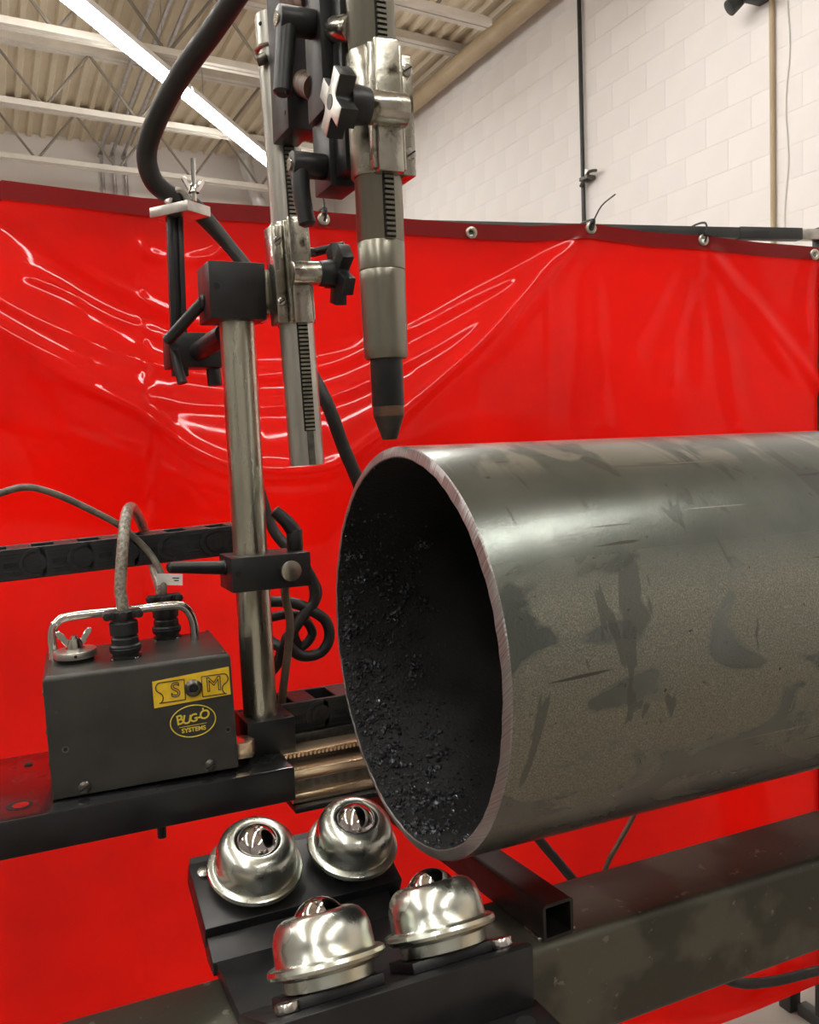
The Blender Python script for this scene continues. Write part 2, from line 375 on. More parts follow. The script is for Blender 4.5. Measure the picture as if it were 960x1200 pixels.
# flexible duct by the far end of the strip light
bm = NB(); P = [U(285, 165, Y=10.9), U(288, 192, Y=10.9), U(297, 222, Y=10.95), U(314, 262, Y=11.0), U(320, 300, Y=11.0)]
P[0].z = DK
sp = smooth_path(P, 10)
sweep(bm, sp, lambda t: .085 + .006*math.sin(t*170), 14, smooth=False)
solo('flexible_duct', bm, 'duct', 'silver flexible duct hanging by the far end of the strip light', 'duct', P[-1])
# beam line on far wall
bm = NB(); box(bm, (X0, Y1-.06, 2.95), (X1, Y1, 3.05)); struct('trim_1', bm, 'joist')

# fluorescent strips; the visible run is read from the photo
ZL = 3.3
J = U(217, 111, Z=ZL); S = U(76, 0, Z=ZL); E_ = U(313, 193, Z=ZL); d = (E_-S).normalized(); nrm = Vector((d.y, -d.x, 0))
def strip(c0, length, label, grp):
    t = thing('strip_light', label, 'light', c0 + d*length/2, RZ(math.atan2(d.y, d.x)), grp)
    h = length/2 - .02
    bm = NB(); prism(bm, [(-.065, .075), (.065, .075), (.075, .02), (-.075, .02)], 2*h, Matrix(((0, 0, 1, -h), (1, 0, 0, 0), (0, 1, 0, 0), (0, 0, 0, 1))))
    part('housing', bm, 'white', t, True)
    bm = NB(); prism(bm, [(-.055, .019), (.055, .019), (.05, -.012), (.03, -.026), (-.03, -.026), (-.05, -.012)], 2*h-.04, Matrix(((0, 0, 1, -h+.02), (1, 0, 0, 0), (0, 1, 0, 0), (0, 0, 0, 1))))
    part('lens', bm, 'lamp', t, True, 'glowing white lens')
    for s in (-.7, .7):
        bm = NB(); cyl(bm, (s*h, 0, .075), (s*h, 0, DK-ZL-.0), .004, n=6); part('hanger', bm, 'conduit', t, True)
for k in range(-3, 4):
    cnt = 0
    for i in range(3, -7, -1):
        q = J + nrm*(2.9*k) + d*(2.44*i + (0 if k == 0 else .7*k)); e = q + d*2.44
        if min(q.x, e.x) < X0+.3 or max(q.x, e.x) > X1-.4 or min(q.y, e.y) < Y0+.3 or max(q.y, e.y) > Y1-.3: continue
        if k == -1 and i > -2: continue
        run = {0: 'in the run crossing behind the black hose', 1: 'one run nearer the block wall', 2: 'two runs nearer the block wall', 3: 'three runs nearer the block wall', -1: 'one run away from the block wall', -2: 'two runs away from the block wall', -3: 'three runs away from the block wall'}[k]
        lab = 'glowing strip light ' + run + ', ' + ORD[cnt]; cnt += 1
        strip(q, 2.44, lab, 'strip light run over the machine' if k == 0 else 'parallel strip light runs')

# things on the block wall
a = U(682, 150, X=X1-.03); bm = NB(); cyl(bm, (X1-.03, a.y, FL+.3), (X1-.03, a.y, DK-.2), .017, n=12)
solo('wall_conduit', bm, 'frame', 'thin black conduit running straight up the white block wall', 'conduit', (X1-.03, a.y, FL+.3))
c0 = U(690, 207, X=X1-.06)
t = thing('conduit_clamp', 'small grey clamp fixed across the black wall conduit', 'clamp', c0)
part('jaw', box(NB(), c0+Vector((-.03, -.02, -.02)), c0+Vector((.055, .09, .012)), .006), 'screw', t)
part('hook', sweep(NB(), [c0+Vector((0, -.1, .02)), c0+Vector((-.01, -.02, .03)), c0+Vector((-.01, .06, -.02)), c0+Vector((0, .11, -.045))], .012, 8), 'screw', t)
part('pin', cyl(NB(), c0+Vector((0, .02, -.02)), c0+Vector((0, .02, .06)), .02, n=10), 'alu', t)
a = U(905.5, 150, X=X1-.02); bm = NB(); cyl(bm, (X1-.02, a.y, FL+.3), (X1-.02, a.y, DK-.1), .016, n=12)
solo('tan_wall_conduit', bm, 'tanpipe', 'thin tan conduit on the white block wall beside a slack wire', 'conduit', (X1-.02, a.y, FL+.3))
bm = NB(); pts = []
for yy in range(-80, 300, 30): pts.append(U(924-yy*.012+2*math.sin(yy), yy, X=X1-.006))
sweep(bm, pts, .007, 8, 3); solo('wall_wire', bm, 'white', 'slack white wire hanging down the block wall beside the tan conduit', 'wire', pts[-1])
c0 = U(880, -4, X=X1-.12)
t = thing('wall_floodlight', 'small black fixture with two heads high on the white wall', 'fixture', c0)
part('bracket', box(NB(), c0+Vector((-.02, -.05, -.02)), c0+Vector((.125, .05, .06)), .008), 'frame', t)
for s in (-1, 1):
    part('head', cyl(NB(), c0+Vector((0, s*.075, .02)), c0+Vector((-.07, s*.11, -.035)), .035, .05, 16, .005), 'frame', t)

# ================================================================== THE WELDING CURTAIN
ZT = .672
plan = [Vector((-1.5, 1.075, 0)), Vector((-.9, 1.075, 0))] + [Vector((*U(px, py, Z=ZT).xy, 0)) for px, py in ((0, 212), (166, 233), (315, 243), (472, 254), (690, 262), (960, 269))]
plan[2].y = 1.085; plan.append(plan[-1] + (plan[-1]-plan[-2])*.06)
path = smooth_path(plan, 24); PA = np.array([[p.x, p.y] for p in path])
sl = np.concatenate([[0], np.cumsum(np.hypot(*np.diff(PA, axis=0).T))])
NU, NV = 620, 420
su = np.linspace(0, sl[-1], NU); gx = np.interp(su, sl, PA[:, 0]); gy = np.interp(su, sl, PA[:, 1])
tx = np.gradient(gx, su); ty = np.gradient(gy, su); nx, ny = ty/np.hypot(tx, ty), -tx/np.hypot(tx, ty)   # towards the camera side
top_px = [(-400, 212), (0, 212), (166, 233), (315, 243), (377, 249), (472, 257), (552, 263), (620, 266), (692, 263), (760, 273), (823, 277), (890, 285), (953, 290), (1000, 300)]
ztop = np.array([U(float(np.interp(PJ((x, y, ZT))[0], [q[0] for q in top_px], [q[0] for q in top_px])), float(np.interp(PJ((x, y, ZT))[0], [q[0] for q in top_px], [q[1] for q in top_px])), Y=float(y)).z for x, y in zip(gx, gy)])
ztop = np.where(gx < plan[2].x, ZT, ztop)
hr, hl = U(950, 1161, Y=.915), U(858, 1200, Y=.955)             # two points of the bottom hem
zbot = np.clip(hl.z + (gx-hl.x)*(hr.z-hl.z)/(hr.x-hl.x), hl.z-.02, hr.z+.03)
vv = np.linspace(0, 1, NV)
GX, GY = np.repeat(gx[None], NV, 0), np.repeat(gy[None], NV, 0)
GZ = ztop[None]*(1-vv[:, None]) + zbot[None]*vv[:, None]
px, py = PJ(np.stack([GX, GY, GZ], -1))
def dist_poly(pl):
    pl = np.array(pl, float); best = np.full(px.shape, 1e9); along = np.zeros(px.shape); tot = np.concatenate([[0], np.cumsum(np.hypot(*np.diff(pl, axis=0).T))])
    for i in range(len(pl)-1):
        ax, ay = pl[i]; bx_, by_ = pl[i+1]; L2 = (bx_-ax)**2 + (by_-ay)**2
        t = np.clip(((px-ax)*(bx_-ax) + (py-ay)*(by_-ay))/L2, 0, 1)
        dd = np.hypot(px-ax-t*(bx_-ax), py-ay-t*(by_-ay)); m = dd < best
        best = np.where(m, dd, best); along = np.where(m, (tot[i]+t*math.sqrt(L2))/tot[-1], along)
    return best, along
def spl(p, sub=6): return [(q.x, q.y) for q in smooth_path([Vector((a, b, 0)) for a, b in p], sub)]
folds = [   # (pixel polyline, half width in px, height in m)
 ([(-120, 335), (0, 403), (60, 440), (125, 470), (165, 490), (215, 525), (265, 545), (320, 550), (372, 545), (425, 515), (480, 468), (554, 405), (620, 335), (688, 272)], 9, .010),
 ([(-120, 312), (0, 390), (80, 433), (138, 456), (175, 468), (250, 476), (330, 476), (390, 462), (440, 440), (490, 415), (560, 372), (640, 308), (688, 272)], 8, .009),
 ([(-120, 275), (0, 355), (95, 401), (150, 421), (255, 441), (372, 430), (479, 387), (547, 352), (620, 315), (688, 271)], 9, .009),
 ([(-120, 150), (0, 243), (67, 292), (103, 320), (165, 352), (230, 380), (300, 398), (372, 404), (440, 398)], 9, .007),
 ([(20, 320), (82, 345), (130, 372), (185, 392), (230, 402)], 7, .005),
 ([(160, 245), (165, 290), (200, 305), (250, 300), (265, 280)], 8, .006),
 ([(826, 288), (870, 338), (920, 400), (985, 478)], 8, .011), ([(830, 296), (880, 366), (940, 450)], 8, .008),
 ([(822, 288), (806, 340), (790, 400), (785, 460)], 10, .008), ([(822, 288), (822, 360), (826, 450)], 9, .006),
 ([(826, 288), (842, 350), (856, 430), (866, 500)], 11, .008),
 ([(822, 288), (775, 345), (735, 420)], 13, .006), ([(692, 270), (694, 340), (700, 440), (705, 520)], 14, .005), ([(690, 272), (660, 340), (648, 440)], 13, .004),
 ([(953, 300), (945, 350), (950, 400)], 9, .009),
 ([(377, 258), (400, 300), (440, 340), (470, 350)], 10, .005), ([(377, 258), (345, 320), (338, 390)], 12, .005),
 ([(680, 1170), (800, 1150), (960, 1105)], 14, .02), ([(700, 1200), (860, 1180), (960, 1140)], 12, .015),
 ([(60, 1000), (140, 1080), (230, 1180)], 40, .008),
]
disp = .010*np.sin(GX*2.3+.4)*np.clip(vv[:, None]*2, 0, 1) + .003*np.sin(GX*7.1+GZ*2.0)
# the heavy swag: between its upper and lower line the sheet leans out and faces upwards
TC = np.interp(px, [-400, -120, 0, 100, 200, 300, 372, 480, 550, 690, 700], [60, 170, 262, 335, 388, 404, 402, 380, 345, 268, 268])
BC = np.interp(px, [-400, -120, 0, 125, 215, 265, 320, 372, 480, 554, 690, 700], [160, 320, 405, 478, 530, 550, 556, 550, 474, 410, 272, 272])
tt = np.clip((py-TC)/np.maximum(BC-TC, 4), 0, 1); sm = tt*tt*(3-2*tt); sm = .5*sm+.5*tt
amp = .085*np.clip((BC-TC)/150, 0, 1.1)*np.clip((700-px)/60, 0, 1)
disp = disp + amp*sm*np.exp(-(np.clip(py-BC, 0, None)/230)**2)
for pl, wd, h in folds:
    dd, al = dist_poly(spl(pl))
    fade = np.clip(al/.08, 0, 1)*np.clip((1-al)/.10, .25, 1)*(.72+.28*np.sin(al*13+wd*2.1+h*900))
    disp = disp + h*fade*np.exp(-(dd/wd)**2) - .35*h*fade*np.exp(-(dd/(2.6*wd))**2)
crease = np.exp(-((px-166)/5)**2)*.003*np.sin(py*.09)          # the old fold line down the sheet
disp = disp + crease; disp = disp*np.clip(vv[:, None]*30, .05, 1)
V = np.stack([GX + nx[None]*disp, GY + ny[None]*disp, GZ], -1).reshape(-1, 3)
org = Vector((plan[0].x, plan[0].y, -1.2)); V = V - np.array(org)
idx = np.arange(NU*NV).reshape(NV, NU); Q = np.stack([idx[:-1, :-1], idx[1:, :-1], idx[1:, 1:], idx[:-1, 1:]], -1).reshape(-1, 4)
def grid_obj(name, V, Q, m):
    me = bpy.data.meshes.new(name); me.vertices.add(len(V)); me.vertices.foreach_set('co', V.astype('f').ravel())
    me.loops.add(Q.size); me.loops.foreach_set('vertex_index', Q.astype('i').ravel())
    me.polygons.add(len(Q)); me.polygons.foreach_set('loop_start', np.arange(0, Q.size, 4, dtype='i'))
    me.update(calc_edges=True); me.polygons.foreach_set('use_smooth', [True]*len(Q)); me.materials.append(M[m])
    o = bpy.data.objects.new(name, me); COL.objects.link(o); return o
GROM = ((377, 258), (552, 274), (692, 269), (823, 281), (953, 298))
def punch(Vt, Qt):
    cen = Vt[Qt].mean(1); keep = np.ones(len(Qt), bool)
    for a, b in GROM:
        j_ = int(np.argmin((px-a)**2 + (py-b)**2)); i_, k_ = divmod(j_, NU); g = np.array([GX[i_, k_], GY[i_, k_], GZ[i_, k_]]) - np.array(org)
        keep &= ((cen[:, 0]-g[0])**2 + (cen[:, 2]-g[2])**2) > .0088**2
    return Qt[keep]
ct = thing('welding_curtain', 'glossy red vinyl welding curtain draped in swags behind the machine', 'curtain', org)
sh = grid_obj('sheet', V, punch(V, Q), 'vinyl'); sh.parent = ct; MXW[sh.name] = MXW[ct.name]
k = 8                                                        # doubled top hem, 4 mm proud of the sheet
Vh = (np.stack([GX + nx[None]*(disp+.004), GY + ny[None]*(disp+.004), GZ+.001], -1)[:k]).reshape(-1, 3) - np.array(org)
ih = np.arange(NU*k).reshape(k, NU); Qh = np.stack([ih[:-1, :-1], ih[1:, :-1], ih[1:, 1:], ih[:-1, 1:]], -1).reshape(-1, 4)
hm = grid_obj('hem', Vh, punch(Vh, Qh), 'hem'); hm.parent = ct; MXW[hm.name] = MXW[ct.name]
hm['label'] = 'darker doubled top hem'
def curt_pt(px_, py_):
    j = int(np.argmin((px-px_)**2 + (py-py_)**2)); i, j2 = divmod(j, NU)
    return Vector((GX[i, j2] + nx[j2]*(disp[i, j2]+.006), GY[i, j2] + ny[j2]*(disp[i, j2]+.006), GZ[i, j2])), Vector((nx[j2], ny[j2], 0))
gpts = []
for gx_, gy_ in ((377, 258), (552, 274), (692, 269), (823, 281), (953, 298), (166, 250), (30, 232)):
    p_, n_ = curt_pt(gx_, gy_); gpts.append(p_)
    if gx_ < 300: continue
    g = part('grommet', lathe(NB(), [(.0066, -.003), (.0072, .0022), (.0100, .0026), (.0132, .0010), (.0136, -.001), (.0130, -.003)], frame(p_, p_+n_)[0], 28, False), 'silver', ct, label='brass grommet')
# frame of the curtain
RY = .022
mid = Vector((.47, 1.115+RY, 0)); right = Vector((*U(962, 272, Z=ZT-.012).xy, 0)) + Vector((.02, .028, 0)); left = Vector((-1.55, 1.10+RY, 0))
fr = thing('curtain_frame', 'black square-tube frame carrying the red welding curtain', 'frame', (right.x, right.y, FL))
def bar(p, q, z, hw):
    dd = q-p; return box(NB(), (0, -hw, -hw), (dd.length, hw, hw), .002, Matrix.Translation(Vector((p.x, p.y, z))) @ Matrix.Rotation(math.atan2(dd.y, dd.x), 4, 'Z'))
part('top_rail', bar(left, mid, ZT-.035, .014), 'frame', fr)
part('top_rail', bar(mid, mid+(right-mid)*.82, ZT-.012, .0125), 'frame', fr)
part('rail_sleeve', bar(mid+(right-mid)*.80, mid+(right-mid)*.955, ZT-.012, .0140), 'frame', fr)
part('rail_end', bar(mid+(right-mid)*.955, right, ZT-.012, .0128), 'alu', fr, label='bare silver rail end')
for q, zt_ in ((left, ZT), (mid+Vector((0, .03, 0)), ZT-.05), (right+Vector((.012, 0, 0)), ZT+.006)):
    part('upright', box(NB(), (q.x-.014, q.y-.014, FL+.03), (q.x+.014, q.y+.014, zt_), .002), 'frame', fr)
    part('foot', box(NB(), (q.x-.016, q.y-.28, FL), (q.x+.016, q.y+.07, FL+.032), .002), 'frame', fr)
# zip ties
for i, lab in ((2, 'black zip tie with a long tail at the gathered curtain grommet'), (0, 'black zip tie at the curtain grommet behind the rack tube'), (3, 'black zip tie looped over the bare right part of the curtain rail')):
    p_ = gpts[i]; z1 = ZT+.008
    bm = NB(); sweep(bm, [p_+Vector((0, -.004, -.006)), p_+Vector((.003, -.008, .012)), Vector((p_.x+.004, p_.y+.0, z1)), Vector((p_.x+.004, p_.y+.05, z1-.002)), Vector((p_.x, p_.y+.052, z1-.035)), p_+Vector((-.003, .010, -.004))], .0026, 6, 5)
    e = {2: (.055, -.02, .075), 0: (-.004, -.005, .05), 3: (.03, -.01, .012)}[i]
    box(bm, p_+Vector((-.004, -.012, .008)), p_+Vector((.004, -.003, .018)), .001)
    sweep(bm, [p_+Vector((0, -.008, .012)), p_+Vector((e[0]*.4, -.012, e[2]*.65)), p_+Vector(e)], .0018, 6, 4)
    solo('zip_tie', bm, 'plastic', lab, 'zip tie', p_)
# dark leg and bar on the floor at right
f0 = U(936, 1188, Z=FL) + Vector((0, .03, 0))
bm = NB(); box(bm, f0+Vector((-.02, -.02, 0)), f0+Vector((.02, .02, .22)), .003); box(bm, f0+Vector((-.03, -.02, .2)), f0+Vector((.5, .02, .23)), .003); box(bm, f0+Vector((.46, -.02, 0)), f0+Vector((.5, .02, .22)), .003)
box(bm, f0+Vector((-.01, .0, .1)), f0+Vector((.48, .015, .12)), .002)
solo('low_steel_stand', bm, 'frame', 'low black steel stand on the floor below the curtain hem', 'stand', f0)

# ================================================================== PIPE, BEAM
RO, TH = .1778, .0098; RI = RO-TH; LP = 1.9; n = 180
pt = thing('steel_pipe', 'large grey steel pipe, its open end crusted inside with slag', 'pipe', (LP/2, 0, -RO))
def ring(bm, r, x, wob=0.):
    return [bm.verts.new((x + wob*(math.sin(k*1.7)+math.sin(k*.61))*.5, r*math.sin(2*math.pi*k/n), r*math.cos(2*math.pi*k/n))) for k in range(n)]
def skin(bm, rs, mi=0):
    for a, c in zip(rs, rs[1:]):
        for k in range(n): bm.faces.new((a[k], a[(k+1) % n], c[(k+1) % n], c[k])).material_index = mi
bm = NB(); o_ = [ring(bm, RO, .0008), ring(bm, RO, .02)] + [ring(bm, RO, .02+(LP-.02)*i/6) for i in range(1, 7)]
i_ = [ring(bm, RI, LP), ring(bm, RI, .3), ring(bm, RI, .02), ring(bm, RI, -.0018, .0006)]
rm = [i_[-1], ring(bm, RI+.0010, -.0024, .0004), ring(bm, RO-.0010, -.0002, .0003), o_[0]]
skin(bm, o_, 0); skin(bm, [o_[-1], i_[0]], 0); skin(bm, i_, 1); skin(bm, rm, 2)
part('pipe_wall', bm, ['pipe', 'pipe_in', 'rim'], pt, sharp=28)
# slag stuck to the bore
bm = NB(); ico = bmesh.new(); bmesh.ops.create_icosphere(ico, subdivisions=1, radius=1); iv = [v.co.copy() for v in ico.verts]; iff = [[v.index for v in f.verts] for f in ico.faces]; ico.free()
def lump(xx, th, s):
    c_ = Vector((xx, (RI-.3*s)*math.sin(th), (RI-.3*s)*math.cos(th))); sc = [s*random.uniform(.6, 1.3) for _ in range(3)]
    vs_ = [bm.verts.new(c_ + Vector((v.x*sc[0], v.y*sc[1], v.z*sc[2]))*random.uniform(.75, 1.2)) for v in iv]
    for f in iff: bm.faces.new([vs_[k] for k in f])
for _ in range(1500):                       # th: angle from the top towards +Y
    th = R(random.triangular(40, 215, 110)); lump(abs(random.gauss(0, .045))+.001, th, random.uniform(.0006, .0019))
for _ in range(46):                         # crusty clusters
    th = R(random.choice([random.uniform(60, 130), random.uniform(130, 205)])); xx = abs(random.gauss(.01, .05))+.002
    for _k in range(random.randint(8, 26)): lump(max(.001, xx+random.gauss(0, .006)), th+random.gauss(0, .03), random.uniform(.0008, .0032))
for _ in range(120): lump(random.uniform(-.001, .004), R(random.uniform(-20, 215)), random.uniform(.0006, .0016))
part('slag_crust', bm, 'slag', pt, sharp=20)['kind'] = 'stuff'

ZB = -.274
bt = thing('support_beam', 'long dark square-tube steel beam carrying the ball cradle', 'beam', (.6, 0, FL))
def rr_poly(w, h, r, k=4):
    out = []
    for cx, cy, a0 in ((w-r, h-r, 0), (r-w, h-r, 90), (r-w, r-h, 180), (w-r, r-h, 270)):
        for i in range(k+1): a = R(a0+90*i/k); out.append((cx+r*math.cos(a), cy+r*math.sin(a)))
    return out
def hollow(bm, w, h, r, tk, x0, x1, mx=None):
    t = bmesh.new(); O = rr_poly(w, h, r); I = rr_poly(w-tk, h-tk, max(r-tk, .001)); rings = []
    for pl, xx in ((O, x0), (O, x1), (I, x1), (I, x0)): rings.append([t.verts.new((xx, y, z)) for y, z in pl])
    m_ = len(O)
    for a, c in zip(rings, rings[1:]+rings[:1]):
        for k in range(m_): t.faces.new((a[k], a[(k+1) % m_], c[(k+1) % m_], c[k]))
    merge(bm, t, mx); return bm
part('tube', hollow(NB(), .049, .051, .009, .006, -.8, 1.95, Matrix.Translation((0, -.002, ZB-.051))), 'beam', bt)
for xx in (-.74, 1.85):
    part('leg', box(NB(), (xx-.045, -.047, FL+.01), (xx+.045, .043, ZB-.102), .006), 'beam', bt)
    part('foot_plate', box(NB(), (xx-.1, -.12, FL), (xx+.1, .12, FL+.012), .002), 'beam', bt)
# weld seam of the beam corner is part of its rounding; short cross tube on top
X_ = .1215
st = thing('cross_tube', 'short open-ended square tube lying across the beam under the pipe', 'tube', (X_, -.045, ZB))
mxt = Matrix.Translation((X_, -.045, ZB+.0172)) @ Matrix.Rotation(R(93.5), 4, 'Z')
part('tube', hollow(NB(), .017, .0172, .004, .0032, 0, .62, mxt), 'sqtube', st)
for s in (-1, 1):
    w0 = Vector((X_+s*.0175, -.03, ZB)); part('weld_tab', box(NB(), w0+Vector((-.003, -.012, 0)), w0+Vector((.003, .012, .004)), .001), 'bolt', st)

# ================================================================== BALL CRADLE
TF, TR = R(27), R(24)
H_BALL = .0605                                   # collar foot to ball top
def cradle(xc, lab):
    t = thing('ball_cradle', lab, 'cradle', (xc, 0, ZB))
    xa, xb = xc-.105, xc+.102
    part('base_plate', box(NB(), (xa+.005, -.135, ZB), (xb-.01, .075, ZB+.012), .001), 'black', t)
    # front angle bracket: sloping shelf, upright face and foot flange
    s0, c0 = math.sin(TF), math.cos(TF); rs = .2465
    def fp(off, dr): return (-(rs+dr)*s0 - off*c0, -(rs+dr)*c0 + off*s0)
    oe = fp(.030, 0); ie = fp(-.062, 0)
    part('front_shelf', extrude_x(NB(), [oe, ie, (ie[0]+.004, ZB+.012), (oe[0], oe[1]-.03)], xa, xb, .0008), 'black', t)
    part('front_face', box(NB(), (xa, oe[0]-.008, -.2535), (xb, oe[0]-.0002, oe[1]+.001), .0008), 'black', t)
    fl = NB(); box(fl, (xa, oe[0]-.036, -.2595), (xb+.006, oe[0], -.2535), .0008); fl = part('foot_flange', fl, 'black', t)
    for xx in (xa+.02, xb-.016): part('bolt_hole', cyl(NB(), (xx, oe[0]-.021, -.2536), (xx, oe[0]-.021, -.2530), .0075, n=20), 'hole', fl)
    for xx in (xa+.018, xb-.018):
        q = fp(.0215, -.0005); n_ = Vector((0, s0, c0)); b_ = Vector((xx, *q)); part('bolt', cyl(NB(), b_, b_+n_*.007, .0088, n=20, b=.0012), 'bolt', t, label='bright bolt head')
    for xx in (xc-.05, xc+.045):
        mx = Matrix.Translation((xx, *fp(0, 0))) @ Matrix.Rotation(-TF, 4, 'X')
        part('pad', box(NB(), (-.036, -.022, 0), (.036, .03, .0078), .001, mx), 'black', t)
    # rear bar
    s1, c1 = math.sin(TR), math.cos(TR)
    mx = Matrix.Translation((xc, .2425*s1, -.2425*c1)) @ Matrix.Rotation(TR, 4, 'X')
    part('rear_bar', box(NB(), (-.105, -.042, -.024), (.085, .033, 0), .0012, mx), 'black', t)
    part('rear_web', extrude_x(NB(), [(.045, ZB+.012), (.135, -.205), (.128, -.222), (.07, ZB+.001), (.045, ZB)], xa+.002, xb-.03, .0008), 'black', t)
    b_ = mx @ Vector((-.094, .018, 0)); n_ = (mx.to_3x3() @ Vector((0, 0, 1)))
    part('bolt', cyl(NB(), b_, b_+n_*.004, .006, n=16, b=.001), 'bolt', t)
    return t
def ball_transfer(lab):
    t = thing('ball_transfer', lab, 'ball transfer', (0, 0, 0), group='ball transfers on the cradle')
    part('housing', lathe(NB(), [(.030, 0), (.0335, .0012), (.0338, .009), (.035, .0105), (.0405, .0112), (.0432, .0125), (.0443, .0150), (.0436, .0178), (.0412, .0193), (.0382, .0194), (.0374, .0205), (.0372, .030), (.0366, .036), (.0345, .0425), (.0305, .0473), (.0265, .0494), (.0225, .0502), (.0212, .0500), (.0205, .0490), (.0203, .046)], n=56), 'zinc', t, True)
    part('seal_ring', lathe(NB(), [(.0203, .0475), (.0196, .0486), (.0184, .047)], n=40, ends=False), 'hole', t, True)
    part('ball', sphere(NB(), (0, 0, H_BALL-.0212), .0212, 48, 28), 'ball', t, True, 'polished steel ball')
    return t
def seat(t, x, side, rad):
    th = TR if side > 0 else TF
    t.matrix_basis = Matrix.Translation((x, side*rad*math.sin(th), -rad*math.cos(th))) @ Matrix.Rotation(side*th, 4, 'X')
C0 = -.071
cradle(C0, 'black steel cradle bracket holding four ball transfers, clear of the pipe end')
bt0 = ball_transfer('x')
spec = [(-.121, 1, .2425, 'zinc ball transfer on the rear bar, at the end away from the pipe rim', None), (-.024, 1, .2425, 'zinc ball transfer on the rear bar, close beside the pipe rim', None),
        (-.119, -1, .2385, 'zinc ball transfer on the front shelf, at the end away from the cross tube', None), (-.0255, -1, .2385, 'zinc ball transfer on the front shelf, nearer the open square tube', None)]
for i, (x, s, r_, lab, _) in enumerate(spec):
    o = bt0 if i == 0 else copy_tree(bt0); o['label'] = lab; seat(o, x, s, r_)
# the next cradle, under the pipe (out of the picture), carries the pipe
C1 = 1.0; cradle(C1, 'black steel cradle bracket under the far part of the pipe')
for (x, s, r_, lab, _) in spec:
    o = copy_tree(bt0); o['label'] = 'zinc ball transfer under the far part of the pipe, ' + lab.split('transfer ')[1].split(',')[0].replace('close', '') + (', outer end' if x < -.1 else ', inner end'); o['group'] = 'ball transfers under the pipe'; seat(o, C1+x-C0, s, r_)

# ================================================================== TRACK
ZP = -.1491
pl = thing('mounting_plate', 'thick black machine plate under the grey drive unit', 'plate', (-.4, .27, ZP-.035))
part('slab', box(NB(), (-.9, .170, ZP-.036), (-.0555, .362, ZP), .0015), ['black', 'slab'], pl)
for f_ in pl.children[0].data.polygons: f_.material_index = 1 if f_.normal.z > .9 else 0
for (hx, hy, hr) in ((-.3167, .2044, .0115), (-.305, .325, .004), (-.43, .25, .0115)):
    h_ = part('bolt_hole', cyl(NB(), (hx, hy, ZP-.0005), (hx, hy, ZP+.0006), hr, n=24), 'hole', pl)
    if hr > .01: part('bolt_head', cyl(NB(), (hx+.001, hy-.002, ZP), (hx+.001, hy-.002, ZP+.0012), hr*.66, n=20), 'bolt', h_)
part('underside_stud', cyl(NB(), U(190, 981, Y=.20), U(190, 981, Y=.20)+Vector((0, 0, .03)), .0045, n=12), 'black', pl)
part('support_leg', box(NB(), (-.85, .22, FL), (-.76, .31, ZP-.036), .004), 'black', pl)
tr = thing('track_rail', 'gold anodised track rail with a toothed rack, running behind the pipe', 'rail', (.7, .22, -.21))
XE = 1.75; XS = -.0560
part('rail_upper', box(NB(), (XS, .186, -.171), (XE, .214, -.1600), .001), 'gold', tr)
part('rail_lower', box(NB(), (XS, .181, -.1935), (XE, .205, -.1830), .001), 'gold', tr)
part('rail_core', box(NB(), (XS, .192, -.195), (XE, .26, -.162), .0005), 'screw', tr)
part('base_bar', box(NB(), (XS, .172, -.2005), (XE, .262, -.1945), .0008), 'black', tr)
rk = part('rack_bar', box(NB(), (XS, .208, -.1530), (XE, .236, -.1475), .0006), 'gold', tr)
part('rack_web', box(NB(), (XS, .214, -.162), (XE, .238, -.1530), .0004), 'black', tr)
bm = NB(); x = XS
while x < .5:
    prism(bm, [(0, 0), (.0042, 0), (.0032, -.0035), (.001, -.0035)], .0040, Matrix.Translation((x, .208, -.1524))); x += .0046
part('rack_teeth', bm, 'gold', rk)['kind'] = 'stuff'
part('support_leg', box(NB(), (1.62, .18, FL), (1.70, .26, -.2005), .004), 'black', tr)

# energy chain links
def link_mesh():
    bm = NB()
    for s in (0, 1):
        y = -.026 if s == 0 else .0215
        prism(bm, [(-.029, -.017), (.022, -.017), (.027, -.012), (.029, 0), (.027, .012), (.022, .017), (-.029, .017)], .0045, Matrix(((1, 0, 0, 0), (0, 0, 1, y), (0, 1, 0, 0), (0, 0, 0, 1))), .0008, 1)
    for z in (-.0165, .0135): box(bm, (-.012, -.024, z), (.014, .024, z+.003), .0006, seg=1)
    pl_ = [(.0185*math.cos(a), .0155*math.sin(a)) for a in np.linspace(R(80), R(280), 13)] + [(.015*math.cos(a), .0125*math.sin(a)) for a in np.linspace(R(280), R(80), 13)]
    prism(bm, [(x+.017, z) for x, z in pl_], .0026, Matrix(((1, 0, 0, 0), (0, 0, 1, -.0286), (0, 1, 0, 0), (0, 0, 0, 1))))
    cyl(bm, (.017, -.0268, 0), (.017, -.026, 0), .0105, n=18); cyl(bm, (.017, -.0276, 0), (.017, -.026, 0), .0045, n=14)
    for z in (-.011, -.008, .008, .011): box(bm, (-.02, -.0265, z), (.0, -.026, z+.0012))
    return bm
